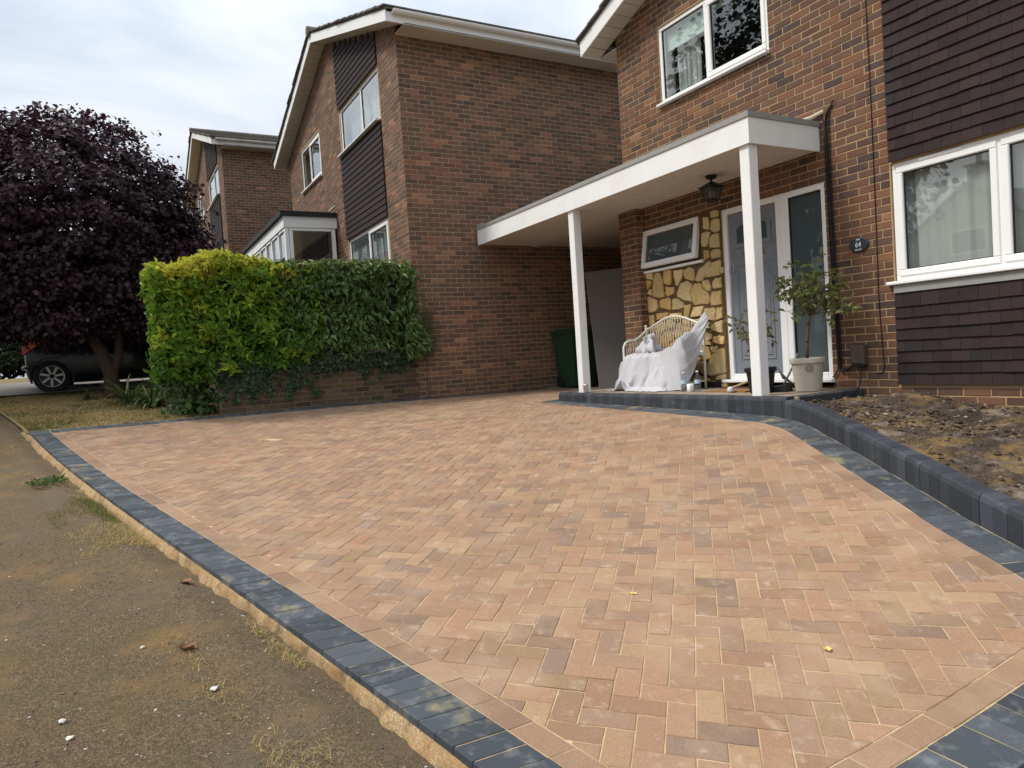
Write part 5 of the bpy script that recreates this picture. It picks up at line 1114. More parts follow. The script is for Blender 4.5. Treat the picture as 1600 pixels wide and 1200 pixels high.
# sprays of laurel reaching past the wall end
n = 260; P = np.stack([-10.42+.10*RNG.random(n), 3.95+.42*RNG.random(n), .10+.55*RNG.random(n)], -1); kp = (P[:, 1]-3.95) < (.45-np.abs(P[:, 2]-.38)); P = P[kp]; n = len(P)
leaves('spray', P, rdir(n)*.6+np.array([.4, .5, -.5]), rdir(n)*.4+np.array([.9, 0, .4]), .13*(.7+.5*RNG.random(n)), .38, M['laurel'], LH, tnt(.3+.4*RNG.random(n), n))
IV = thing('ivy', (-10.55, 2.3, -.3), 'dark ivy trailing down the garden wall below the hedges', 'ivy')
LP, LA, LT = [], [], []
vm = MB()
for q in range(85):
    y = 1.27+(2.75*random.random()**1.45); l = random.uniform(.05, .20)+(.42*random.random()**1.6 if y < 2.35 else .16*random.random()**3); z = .20; yy = y; pts = [(-10.588, yy, z)]; dr = random.gauss(0, .25)
    while z > .20-l:
        st_ = random.uniform(.025, .05); z -= st_; yy += st_*dr+random.gauss(0, .010); pts.append((-10.590+random.uniform(0, .008), yy, z)); th = 1-.6*(.20-z)/l
        for k in range(random.randint(2, 5)):
            LP.append((-10.578+abs(random.gauss(0, .022))*th, yy+random.gauss(0, .030)*th, z+random.gauss(0, .018))); LA.append((.25, random.gauss(0, .7), random.gauss(-.6, .5))); LT.append(random.random())
    vm.tube(pts, .0028, 4, cap=False)
for q in range(1500):
    y = 1.26+2.85*random.random(); z = .20-.17*random.random()**1.4; LP.append((-10.575+abs(random.gauss(0, .03)), y, z)); LA.append((.25, random.gauss(0, .7), random.gauss(-.6, .5))); LT.append(random.random())
n = len(LP); leaves('foliage', np.array(LP), np.array(LA), rdir(n)*.45+np.array([1, 0, .35]), .054*(.55+.85*RNG.random(n)), .95, M['ivy'], IV, tnt(.10+.75*np.array(LT), n))
for q in range(22):
    y = random.uniform(1.3, 2.9); pts = [(-10.588, y, .12)]
    for k in range(5): pts.append((-10.588, pts[-1][1]+random.gauss(0, .05), pts[-1][2]-random.uniform(.04, .13)))
    vm.tube(pts, .004, 5)
vm.build('stems', M['twig'], IV)
WS = thing('wispy_shrub', (-10.5, 4.42, -.5), 'thin wispy twigs growing against the middle house corner beside the laurel', 'shrub')
vm = MB(); LP, LA = [], []
for q in range(22):
    a = Vector((-10.54, 4.34+random.uniform(-.05, .08), random.uniform(.05, .3))); d = Vector((random.uniform(-.02, .10), random.uniform(-.05, .22), random.uniform(.3, .95)))
    pts = [a+d*f+Vector((0, .03*math.sin(f*4+q), 0)) for f in np.linspace(0, 1, 6)]; vm.tube(pts, [.004, .0036, .003, .0025, .002, .0014], 5)
    for k in range(34): f = random.random(); p = a+d*f; LP.append((p.x+random.gauss(0, .02), p.y+random.gauss(0, .03), p.z+random.gauss(0, .02))); LA.append((random.gauss(0, .5), random.gauss(0, .6), random.gauss(.3, .6)))
vm.tube([(-10.55, 4.36, g1(-10.55, 4.3)-.02), (-10.55, 4.36, .3)], [.012, .008], 6); vm.build('stems', M['twig'], WS)
n = len(LP); leaves('foliage', np.array(LP), np.array(LA), rdir(n)+np.array([.6, 0, .3]), .035, .35, M['privet'], WS, tnt(.15+.4*RNG.random(n), n))
# strap-leaved clumps, low leafy shrub
def strap_clump(loc, n, ln, label, g):
    T = thing('strap_leaved_plant', loc, label, 'plant', g); V = []; F = []; tn = []
    for q in range(n):
        a = random.uniform(0, 2*PI); l = ln*random.uniform(.6, 1.15); w = random.uniform(.010, .019); d = Vector((math.cos(a), math.sin(a), 0)); s = Vector((-d.y, d.x, 0)); up = random.uniform(.55, 1.15); arch_ = random.uniform(.7, 1.6)
        b = len(V); tv = min(1, max(0, random.gauss(.45, .25))); base = Vector((random.gauss(0, .05), random.gauss(0, .05), 0))
        for k in range(6):
            f = k/5; p = base+d*l*.75*f+Vector((0, 0, l*(up*f-arch_*.62*f*f))); ww = w*(1-f**2.2)+.001
            if p.z < .01: p.z = .01
            V += [p-s*ww, p+s*ww]; tn += [(tv, random.random(), 0)]*2
        F += [(b+2*k, b+2*k+1, b+2*k+3, b+2*k+2) for k in range(5)]
    obj('foliage', npmesh('foliage', np.array([tuple(v) for v in V]), F, M['strap'], np.array(tn)), T, WM[T.name])
g = 'strap-leaved clumps under the purple tree'
for (xx, yy, nn, ln, lb) in ((-13.0, .22, 95, .80, 'arching strap-leaved clump with tan tips right of the purple tree trunk'), (-12.2, .48, 95, .74, 'strap-leaved clump between the tree trunk and the hedge, nearest the drive'), (-13.6, .75, 80, .95, 'taller dark strap-leaved clump behind the purple tree trunk'), (-14.1, -.38, 22, .42, 'small sparse strap-leaved tuft left of the purple tree trunk')):
    strap_clump((xx, yy, g1(xx, yy)-.03), nn, ln, lb, g)
BSH = thing('broad_leaved_shrub', (-11.1, .75, g1(-11.1, .75)-.03), 'low broad-leaved green shrub at the end of the garden wall', 'shrub')
n = 620; P = np.stack([-10.95+.22*RNG.normal(size=n), .98+.20*RNG.normal(size=n), g1(-11.1, .75)+.03+.75*RNG.random(n)**1.5], -1); kp = (P[:, 0] < -10.66) & (P[:, 1] < 1.4)
P = P[kp]; n = len(P); lim = .15+.75*np.clip((P[:, 1]-.25)/.8, 0, 1); P[:, 2] = np.minimum(P[:, 2], g1(-11.1, .75)+lim+.1*RNG.random(n))
leaves('foliage', P, rdir(n)*.7+np.array([.5, -.2, -.35]), rdir(n)*.5+np.array([.7, -.2, .8]), .10*(.6+.7*RNG.random(n)), .72, M['laurel'], BSH, tnt(.05+.4*RNG.random(n), n))
vm = MB()
for q in range(9): limb(vm, (-11.2+random.gauss(0, .12), .8+random.gauss(0, .12), g1(-11.1, .75)-.02), (-11.1+random.gauss(0, .3), .85+random.gauss(0, .25), g1(-11.1, .75)+random.uniform(.2, .7)), .012, .005)
vm.build('stems', M['twig'], BSH)
# dark evergreens closing the view behind the car and at the far left
def bush(name, c, rad, n, size, m, label, group=None):
    T = thing(name, (c[0], c[1], g1(c[0], c[1])-.05), label, 'bush', group); k = n//60; d = rdir(k); d[:, 2] = np.abs(d[:, 2])*1.0-.25*RNG.random(k)
    cc = np.array(c)+d*np.array(rad)*(.55+.45*RNG.random((k, 1))); j = np.repeat(np.arange(k), 60); q = len(j); P = cc[j]+.22*RNG.normal(size=(q, 3))*np.array([1, 1, .7]); zf = g1(c[0], c[1])+.03; P[:, 2] = np.maximum(P[:, 2], zf+.3*RNG.random(q))
    leaves('foliage', P, rdir(q)+np.array([0, 0, -.3]), rdir(q)*.7+d[j]*.6+np.array([0, 0, .5]), size*(.7+.6*RNG.random(q)), .5, m, T, tnt(RNG.random(k)[j]*.7+.3*RNG.random(q), q))
    mb = MB()
    for q in range(5): limb(mb, (c[0]+random.gauss(0, .2), c[1]+random.gauss(0, .2), g1(c[0], c[1])-.1), (c[0]+random.gauss(0, rad[0]*.4), c[1]+random.gauss(0, rad[1]*.4), c[2]+random.uniform(0, .6)*rad[2]), .06, .02)
    mb.build('stems', M['bark'], T)
gb = 'dark evergreen bushes beyond the car'
bush('evergreen_bush', (-23.4, -3.9, 1.4), (1.2, 1.6, 1.5), 7000, .14, M['darkleaf'], 'dark evergreen bush far left beyond the parked car', gb)
bush('evergreen_bush', (-28.6, -3.2, .85), (1.4, 2.6, 1.15), 11000, .17, M['darkleaf'], 'farthest dark evergreen bush at the left edge, past the rear of the car', gb)
bush('evergreen_bush', (-22.6, -1.1, 1.5), (1.2, 1.7, 1.7), 7000, .14, M['darkleaf'], 'dark evergreen bush directly behind the roof of the parked car', gb)
bush('evergreen_bush', (-20.6, 1.6, 1.5), (1.1, 1.7, 1.7), 8000, .13, M['darkleaf'], 'dark evergreen bush behind the purple tree trunk', gb)
bush('evergreen_bush', (-13.4, 2.2, .55), (.9, 1.0, .75), 8000, .10, M['darkleaf'], 'dark evergreen bush wedged between the purple tree and the golden hedge', gb)
# trees and a house across the road: they show in the window glass
def street_tree(c, h, rad, label, n=260):
    T = thing('street_tree', (c[0], c[1], g1(*c)-.6), label, 'tree'); z0 = g1(*c)-.6
    mb = MB(); mb.tube([(c[0], c[1], z0-.2), (c[0]+.1, c[1], z0+h*.25), (c[0]-.05, c[1]+.1, z0+h*.5), (c[0], c[1], z0+h*.8)], [.35, .27, .2, .08], 12)
    for q in range(14): a = random.uniform(0, 2*PI); s = z0+h*random.uniform(.25, .7); limb(mb, (c[0], c[1], s), (c[0]+math.cos(a)*rad*.8, c[1]+math.sin(a)*rad*.8, s+h*.2), .11, .03)
    mb.build('trunk', M['bark'], T, smooth=True)
    crown(T, (c[0], c[1], z0+h*.62), (rad, rad, h*.42), n, 70, .26, M['darkleaf'], shell=.45, clump_r=.6, redtop=False)
street_tree((-17.8, -9.6), 13, 4.6, 'tall dark green tree across the road, mirrored in the upstairs window')
OH = thing('gabled_house', (-22.6, -34, 0), 'pale gabled house with a chimney across the road, mirrored in the big window', 'house')
ox, oy = -23.1, -30
hw = MB(); hw.box(ox-4, ox+5.0, oy-8, oy, -2, 4.6); hw.prism([Vector((ox-4, oy, 4.6)), Vector((ox+5, oy, 4.6)), Vector((ox+.5, oy, 8.0))], [Vector((ox-4, oy-8, 4.6)), Vector((ox+5, oy-8, 4.6)), Vector((ox+.5, oy-8, 8.0))]); hw.build('walls', M['render'], OH)
rf = MB()
for s in (-1, 1): e = ox+.5+s*4.9; A = [Vector((e, oy+.3, 4.35)), Vector((ox+.5, oy+.3, 8.05)), Vector((ox+.5, oy-8.3, 8.05)), Vector((e, oy-8.3, 4.35))]; rf.prism(A, [p+Vector((0, 0, .18)) for p in A])
RF = rf.build('roof', M['slate'], OH)
ch = MB(); ch.box(ox+.1, ox+1.1, oy-1.6, oy-.8, 7.4, 9.2); ch.box(ox+.02, ox+1.18, oy-1.68, oy-.72, 9.2, 9.35); ch.lathe([(.16, 0), (.14, .5), (.17, .55)], (ox+.6, oy-1.2, 9.35), 12); ch.build('chimney', M['render'], RF)
for (a, b, c_, d_) in ((-2.8, -1.2, 1, 2.4), (1.5, 3.2, 1, 2.4), (-.4, 1.4, 4.3, 5.5)):
    wq = MB(); wq.box(ox+a-.08, ox+b+.08, oy, oy+.03, c_-.08, d_+.08); wq = wq.build('window', M['white'], OH); MB().box(ox+a, ox+b, oy+.03, oy+.04, c_, d_).build('pane', M['carglass'], wq)
# ------------------------------------------------------------------ parked car
def car():
    T = thing('parked_car', (-16.75, .25, g1(-16.2, 0)), 'black hatchback parked behind the purple tree, its red rear lamp showing', 'car')
    X0 = -15.93; HW = .82; XC = X0-HW; ZG = -.105; Y0 = -1.46
    # stations along the length: y, sill z, half width at sill / belt, belt z, roof z, roof half width
    S = [(0.0, .34, .58, .62, .80, .82, .56), (.05, .27, .72, .76, .90, .96, .62), (.14, .22, .79, .80, .98, 1.10, .60), (.34, .19, .805, .815, .985, 1.36, .57), (.62, .18, .815, .82, .975, 1.46, .575), (1.1, .18, .82, .82, .955, 1.51, .59),
         (1.7, .18, .82, .82, .93, 1.52, .60), (2.2, .18, .82, .82, .915, 1.47, .59), (2.62, .18, .82, .815, .905, 1.28, .56), (2.98, .18, .815, .81, .90, 1.03, .55), (3.2, .19, .81, .79, .87, .93, .54), (3.5, .21, .78, .74, .78, .84, .5), (3.72, .26, .68, .64, .64, .70, .45), (3.8, .36, .54, .52, .54, .56, .4)]
    def ring(s):
        y, zs_, ws, wb, zb, zr, wr = s; mid = (zs_+zb)/2; pr = [(0, zs_), (ws*.6, zs_-.01), (ws*.93, zs_+.02), (ws, zs_+.10), (wb+.012, mid+.02), (wb+.004, zb-.10), (wb-.015, zb), ((wb+wr)/2-.005, (zb+zr)/2+.02), (wr+.03, zr-.07), (wr-.05, zr-.015), (wr*.5, zr+.012), (0, zr+.02)]
        return [(XC+x, Y0+y, ZG+z) for x, z in pr]+[(XC-x, Y0+y, ZG+z) for x, z in pr[-2:0:-1]]
    m = MB(); R_ = [ring(s) for s in S]; k = len(R_[0]); b = []
    for r in R_: b.append(len(m.v)); m.v += r; m.t += [(.5, .5, .5)]*k
    for i in range(len(S)-1):
        for j in range(k): m.f.append((b[i]+j, b[i]+(j+1) % k, b[i+1]+(j+1) % k, b[i+1]+j)); m.m.append(0)
    m.f.append(tuple(b[0]+j for j in range(k-1, -1, -1))); m.m.append(0); m.f.append(tuple(b[-1]+j for j in range(k))); m.m.append(0)
    body = m.build('body', M['carpaint'], T, smooth=True)
    sub = body.modifiers.new('smooth', 'SUBSURF'); sub.levels = 1; sub.render_levels = 2
    # side glass as panels on the tumblehome
    def side(y, f, out=.006):
        for i in range(len(S)-1):
            if S[i][0] <= y <= S[i+1][0]: a, c = S[i], S[i+1]; t = (y-a[0])/(c[0]-a[0]); s = [a[q]+(c[q]-a[q])*t for q in range(7)]
        ya, zs_, ws, wb, zb, zr, wr = s; p0 = (wb-.012, zb+.015); p1 = (wr+.035, zr-.085); 
        return (XC+p0[0]+(p1[0]-p0[0])*f+.022*math.sin(PI*f)+out, Y0+y, ZG+p0[1]+(p1[1]-p0[1])*f)
    for ya, yb in ((.42, .95), (1.0, 1.66), (1.72, 2.5)):
        A = [side(ya+(yb-ya)*q/5, 0) for q in range(6)]; Bq = [side(ya+(yb-ya)*q/5, .5) for q in range(6)]; C_ = [side(ya+(yb-ya)*q/5, 1) for q in range(6)]
        g = MB(); g.add(A+Bq+C_, [(q+6*r, q+1+6*r, q+7+6*r, q+6+6*r) for r in range(2) for q in range(5)]); g.build('side_window', M['carglass'], T)
    g = MB(); A = [(XC+x, Y0+.06+.0*q, ZG+1.0) for q, x in enumerate((-.55, 0, .55))]; B = [(XC+x, Y0+.27, ZG+1.36) for x in (-.5, 0, .5)]; g.add([(p[0], p[1]-.03, p[2]) for p in A]+[(p[0], p[1]-.03, p[2]) for p in B], [(0, 1, 4, 3), (1, 2, 5, 4)]); g.build('rear_window', M['carglass'], T)
    # tail lamps wrap round the rear corners
    for sg in (1, -1):
        pts = [(.30, .70, .845), (.36, .795, .88), (.40, .815, .94), (.28, .815, .975), (.12, .79, .99), (.05, .74, .95), (.045, .70, .86)]
        V = []
        prof = [(-.012, .58, .80), (.015, .74, .74), (.11, .825, .80), (.30, .845, .95), (.14, .825, 1.0), (.03, .775, .995), (-.005, .60, .98)]
        c = MB(); A = [(XC+sg*(x+.006), Y0+y-.006, ZG+z) for y, x, z in prof]; B = [(XC+sg*(x-.05), Y0+y+.03, ZG+z) for y, x, z in prof]
        if sg > 0: c.prism(B, A)
        else: c.prism(A, B)
        c.build('tail_lamp', M['redlamp'], T)
    bm_ = MB(); bm_.tube([(XC-.6, Y0-.02, ZG+.50), (XC, Y0-.045, ZG+.50), (XC+.6, Y0-.02, ZG+.50), (XC+.79, Y0+.09, ZG+.50), (XC+.815, Y0+.26, ZG+.49)], .035, 8); bm_.build('rear_bumper', M['carpaint'], T, smooth=True)
    for ys in (.98, 1.69, 2.62):
        d = MB(); d.tube([(X0-.004, Y0+ys, ZG+.26), (X0+.004, Y0+ys, ZG+.55), (X0-.004, Y0+ys, ZG+.86)], .004, 5); d.build('door_seam', M['black'], T)
    d = MB(); d.lbox(frameR(X0+.003), Y0+1.05, Y0+1.22, ZG+.78, ZG+.805, 0, .022, bev=.006); d.lbox(frameR(X0+.003), Y0+1.78, Y0+1.95, ZG+.77, ZG+.795, 0, .022, bev=.006); d.build('door_handle', M['carpaint'], T)
    d = MB(); d.lbox(frameR(X0+.02), Y0+2.42, Y0+2.58, ZG+.90, ZG+1.02, 0, .17, bev=.02); d.build('door_mirror', M['carpaint'], T)
    for yw in (.44, 2.86):
        for sg in (1, -1):
            c = Vector((XC+sg*(HW-.10), Y0+yw, ZG+.315)); rr = .312
            t = MB(); prof = [(.205, -.09), (.29, -.095), (rr, -.06), (rr, .06), (.29, .092), (.205, .085)]; nn = 36
            V = [(c.x+sg*h+sg*.03, c.y+math.cos(2*PI*q/nn)*r_, c.z+math.sin(2*PI*q/nn)*r_) for r_, h in prof for q in range(nn)]
            F = [(p*nn+q, p*nn+(q+1) % nn, (p+1)*nn+(q+1) % nn, (p+1)*nn+q) for p in range(5) for q in range(nn)]
            if sg < 0: F = [f[::-1] for f in F]
            t.add(V, F); wh = t.build('wheel', M['tyre'], T, smooth=True, origin=c)
            r = MB(); xo = c.x+sg*.105
            for q in range(7):
                a = 2*PI*q/7+.2; da, db = .15, .10
                P = lambda rad, an, dx: (xo+sg*dx, c.y+math.cos(an)*rad, c.z+math.sin(an)*rad)
                A = [P(.045, a-.5, 0), P(.19, a-da, 0), P(.19, a+da*.5, 0), P(.045, a+.3, 0)]; B = [P(.045, a-.5, -.03), P(.19, a-da, -.03), P(.19, a+da*.5, -.03), P(.045, a+.3, -.03)]
                if sg > 0: r.prism(B, A)
                else: r.prism(A, B)
            V = [(xo+sg*dx, c.y+math.cos(2*PI*q/nn)*rad, c.z+math.sin(2*PI*q/nn)*rad) for rad, dx in ((.188, .0), (.212, .008), (.212, -.05), (.188, -.05)) for q in range(nn)]
            r.add(V, [(p*nn+q, p*nn+(q+1) % nn, ((p+1) % 4)*nn+(q+1) % nn, ((p+1) % 4)*nn+q) for p in range(4) for q in range(nn)])
            r.build('rim', M['alloy'], wh)
            h = MB(); h.add([(xo-sg*.032, c.y+math.cos(2*PI*q/nn)*.2, c.z+math.sin(2*PI*q/nn)*.2) for q in range(nn)], [tuple(range(nn))]); h.build('wheel_disc', M['black'], wh)
            w_ = MB(); xa = XC+sg*(HW+.002)
            V = [(xa+sg*dx, c.y+math.cos(an)*ra, c.z+math.sin(an)*ra) for ra, dx in ((.325, -.04), (.335, .004), (.36, .004)) for an in np.linspace(-.35, PI+.35, 25)]
            w_.add(V, [(p*25+q, p*25+q+1, (p+1)*25+q+1, (p+1)*25+q) for p in range(2) for q in range(24)]); w_.build('wheel_arch', M['black'], T)
    return T
car()

# ------------------------------------------------------------------ porch: bench, sheets, pots
BN = thing('wicker_bench', (-7.0, 6.1, STEP), 'cream cane bench with an arched woven back on the porch, half covered by sheets', 'bench')
bx0, bx1, byf, byb, sz = -7.52, -6.44, 5.93, 6.31, -.10
wt_, rt = M['rattanwhite'], M['rattan']
arcz = lambda u: .26+.13*math.sin(PI*min(1, max(0, (u-.04)/.92)))**1.3
bk = MB(); bk.tube([(bx0+(bx1-bx0)*u, byb+.02, arcz(u)) for u in np.linspace(0, 1, 21)], .014, 10); bk.build('top_rail', wt_, BN, smooth=True)
for x in (bx0, bx1):
    m_ = MB(); m_.tube([(x, byb, STEP), (x, byb+.004, -.1), (x, byb+.02, .30)], .016, 10); m_.lathe([(.019, 0), (.021, .012), (.012, .024)], (x, byb+.02, .29), 10, closed_top=True); m_.build('leg', wt_, BN, smooth=True)
    m_ = MB(); m_.tube([(x, byf, STEP), (x, byf-.004, -.1), (x, byf+.0, .03), (x, byf+.03, .085), (x, byf+.09, .115), (x, byf+.19, .115), (x, byf+.27, .15), (x, byb-.02, .21), (x, byb+.015, .235)], .015, 10); m_.build('leg', wt_, BN, smooth=True)
    m_ = MB()
    for q in range(7):
        y = byf+.05+(byb-byf-.08)*q/6; zt_ = float(np.interp(y, [byf, byf+.09, byf+.19, byb], [.06, .10, .10, .19])); m_.tube([(x, y, sz), (x, y+.03*math.sin(q), zt_)], .005, 6); m_.tube([(x, y, sz), (x, y+.07, min(zt_+.02, .19))], .004, 6)
    m_.build('arm_weave', rt, BN)
    MB().tube([(x, byf, sz-.02), (x, byb, sz-.02)], .012, 8).build('seat_rail', wt_, BN); MB().tube([(x, byf, STEP+.09), (x, byb, STEP+.09)], .009, 8).build('stretcher', wt_, BN)
m_ = MB()
for q in range(22):
    u0_ = (q+.5)/22
    for s in (-1, 1):
        pts = []
        for f in np.linspace(0, 1, 8):
            u = u0_+s*.028*math.sin(f*PI*1.5+.2)*(.4+f); u = min(.985, max(.015, u)); pts.append((bx0+(bx1-bx0)*u, byb+.012+.006*s, sz+.02+(arcz(u)-sz-.02)*f))
        m_.tube(pts, .0046, 5)
m_.build('back_weave', rt, BN)
m_ = MB(); m_.tube([(bx0, byb, sz+.02), (bx1, byb, sz+.02)], .011, 8); m_.tube([(bx0, byf, sz-.01), (bx1, byf, sz-.01)], .013, 8); m_.box(bx0, bx1, byf, byb, sz-.012, sz+.008); m_.build('seat', wt_, BN)
def sheet(name, fn, nu, nv, label, g, extra=None):
    V = [fn(i/(nu-1), j/(nv-1)) for j in range(nv) for i in range(nu)]; F = [(j*nu+i, j*nu+i+1, (j+1)*nu+i+1, (j+1)*nu+i) for j in range(nv-1) for i in range(nu-1)]
    V = np.array(V); V[:, 2] = np.maximum(V[:, 2], STEP+.004); o = V.mean(0); o[2] = V[:, 2].min()
    ob = obj(name, npmesh(name, V-o, F, M['cloth'], smooth=True), None, Matrix.Translation(Vector(o))); tag(ob, label, 'dust sheet', g)
    so_ = ob.modifiers.new('thick', 'SOLIDIFY'); so_.thickness = .003; sb = ob.modifiers.new('smooth', 'SUBSURF'); sb.levels = 1; sb.render_levels = 1
    return ob
def lerp_path(P, f):
    P = [Vector(p) for p in P]; L = [0]
    for a, b in zip(P[:-1], P[1:]): L.append(L[-1]+(b-a).length)
    s = f*L[-1]
    for i in range(len(P)-1):
        if L[i+1] >= s-1e-9: return P[i].lerp(P[i+1], (s-L[i])/(L[i+1]-L[i]+1e-9))
    return P[-1]
def fn_a(u, v):
    x = bx0-.06+(1.0)*u; sp_ = max(0, v-.42)/.58
    p = lerp_path([(x, byb-.03, sz+.09), (x, byb-.10, sz+.035), (x, byf+.02, sz+.03), (x, byf-.035, sz+.0), (x, byf-.06, sz-.15), (x, byf-.09, STEP+.05), (x, byf-.12, STEP+.01), (x, byf-.22, STEP+.006)], v)
    q_ = u+.035*math.sin(u*11+1)+.02*math.sin(u*29+2.2); am = .45+.55*math.sin(u*6.3+.8)**2
    w_ = math.sin(q_*13+.6)+am*.75*(1-2*abs(math.sin(q_*16+1.9+v*1.1)))+.35*(1-am)*(1-2*abs(math.sin(q_*35+.4-v*1.6)))
    sag = .05*math.exp(-((u-.62)/.16)**2)*math.sin(PI*min(1, sp_*1.3))
    p.y += (.034*w_-.02)*min(1, sp_*1.6)+sag*.6; p.x += -.10*sp_**2*(1-u)*1.6+.012*math.sin(v*23+u*9)
    p.z += .012*(1-2*abs(math.sin(u*17+v*13)))*(1-sp_)+.008*(1-2*abs(math.sin(u*31-v*19+1)))*(1-.6*sp_)
    lift = math.exp(-((u-.33)/.055)**2)*.14*max(0, (sp_-.62)/.38); p.z += lift; p.y += lift*.5
    if u < .12: k = (.12-u)/.12; p.x -= .03*k*sp_; p.z -= .25*k*(1-sp_)*(1 if v > .12 else 0)*.5
    return tuple(p)
sheet('dust_sheet', fn_a, 150, 70, 'rumpled white dust sheet covering the bench seat and hanging to the floor', 'white dust sheets on the bench')
TP = [(bx1+.03, byb+.03, .385), (bx1+.025, byb-.09, .27), (bx1+.03, byb-.20, .175), (bx1+.035, byf+.07, .146), (bx1+.03, byf-.02, .10), (bx1-.05, byf-.065, .0), (bx1-.30, byf-.05, -.06)]
BP = [(bx1+.075, byb+.02, .26), (bx1+.085, byb-.10, .02), (bx1+.085, byb-.22, -.24), (bx1+.075, byf+.04, -.45), (bx1+.05, byf-.06, STEP+.006), (bx1-.10, byf-.12, STEP+.006), (bx1-.32, byf-.15, STEP+.006)]
def fn_b(u, v):
    a, b = lerp_path(TP, u), lerp_path(BP, u); p = a.lerp(b, v); q_ = u+.05*math.sin(u*9+v*2); am = .4+.6*math.sin(u*5+1.1)**2; w_ = math.sin(q_*11+.5)+am*.7*(1-2*abs(math.sin(q_*10+v*1.8)))+.3*(1-2*abs(math.sin(q_*23+v*2.6)))*(1-am)
    p.x += .045*math.sin(PI*v)*.5+.016*w_*min(1, v*2); p.y += -.018*w_*v
    if v < .12: p.z += .012*math.sin(v/.12*PI); p.x -= (.12-v)*.25
    p.z += .006*math.sin(u*33+v*21); p.x += .006*(1-2*abs(math.sin(u*9+v*11)))*v
    return tuple(p)
sheet('dust_sheet', fn_b, 110, 60, 'white dust sheet hung over the right arm and back corner of the bench', 'white dust sheets on the bench')
def fn_c(u, v):
    a = 2*PI*u; r = (.012+.125*v)*(1+.30*math.sin(3*a+2+2*v)+.20*math.sin(5*a-3*v)+.12*math.sin(9*a)); h = .24*(1-v)**.75+.05*math.sin(4*a+v*7)*v*(1-v)*3+.02*math.sin(7*a-v*11)
    return (bx0+.26+r*math.cos(a)*1.15+.06*(1-v)+.02*math.sin(v*9), byb-.17+r*math.sin(a)+.02*math.sin(v*12+1), sz+.04+h)
sheet('crumpled_sheet', fn_c, 40, 14, 'crumpled bunch of white cloth standing up on the bench seat beside its left arm', 'white dust sheets on the bench')
# bottles, mug, can
def bottle(x, y, h, label, lab):
    T = thing('water_bottle', (x, y, STEP), label, 'bottle', 'plastic bottles by the bench'); z = STEP-.002
    r = h*.145; MB().lathe([(r*.8, 0), (r, .008), (r, h*.30), (r*.93, h*.33), (r, h*.36), (r, h*.66), (r*.8, h*.76), (r*.42, h*.87), (r*.40, h*.93)], (x, y, z), 20).build('body', M['bottle'], T, smooth=True)
    MB().lathe([(r*.45, 0), (r*.45, h*.07)], (x, y, z+h*.93), 14, closed_top=True).build('cap', M['white'], T)
    MB().lathe([(r*1.012, h*.40), (r*1.012, h*.58)], (x, y, z), 20, closed_bottom=False).build('label', M[lab], T)
    MB().lathe([(r*.93, .004), (r*.93, h*.28)], (x, y, z), 18, closed_top=True).build('water', M['glass'], T)
bottle(-6.27, 5.80, .235, 'clear water bottle with a pale label, left of the white mug', 'bottlelabel'); bottle(-6.045, 5.80, .245, 'clear bottle with a blue label, right of the white mug', 'bottlelabel')
MG = thing('mug', (-6.155, 5.79, STEP), 'plain white mug standing between two plastic bottles', 'mug')
mg = MB(); mg.lathe([(.036, 0), (.041, .01), (.042, .095), (.037, .095), (.036, .012), (.0, .012)], (-6.155, 5.79, STEP-.002), 20); mg.build('cup', M['mug'], MG, smooth=True)
MB().tube([(-6.125, 5.76, STEP+.08), (-6.103, 5.738, STEP+.07), (-6.103, 5.738, STEP+.035), (-6.125, 5.76, STEP+.02)], .006, 6).build('handle', M['mug'], MG)
CNN = thing('drink_can', (-7.735, 5.43, STEP), 'small red and silver drinks can at the foot of the left porch post', 'can')
MB().lathe([(.024, 0), (.033, .008), (.033, .105), (.026, .117), (.025, .115)], (-7.735, 5.43, STEP-.002), 18, closed_top=True).build('body', M['can'], CNN)
cr = MB()
for q in range(4): a0 = -2.4+q*.42; cr.add([(-7.735+.0334*math.cos(a), 5.43+.0334*math.sin(a), STEP+z) for a, z in ((a0, .02), (a0+.24, .02), (a0+.24, .10), (a0, .10))], [(0, 1, 2, 3)])
cr.build('printed_bands', M['canred'], CNN)
# mats and broom
tag(MB().box(-5.95, -5.36, 5.80, 6.12, STEP-.0015, STEP+.013).build('door_mat', M['mat']), 'tan coir doormat on the porch in front of the grey door', 'doormat')
tag(MB().box(-6.05, -5.50, 6.14, 6.40, STEP-.0015, STEP+.010).build('folded_rug', M['matred']), 'dark red rug folded against the door threshold behind the coir mat', 'rug')
BRM = thing('scrubbing_brush', (-5.52, 5.76, STEP), 'long brush with a white head lying on the porch left of the black pot', 'brush')
MB().tube([(-5.49, 5.77, STEP+.055), (-5.37, 5.93, STEP+.12), (-5.30, 6.02, STEP+.16)], .012, 8).build('shaft', M['wood'], BRM)
bh = MB(); bh.lathe([(.02, -.03), (.034, -.02), (.038, 0), (.03, .025), (.015, .035)], (-5.505, 5.75, STEP+.03), 12, closed_top=True); bh.build('head', M['mop'], BRM, smooth=True)
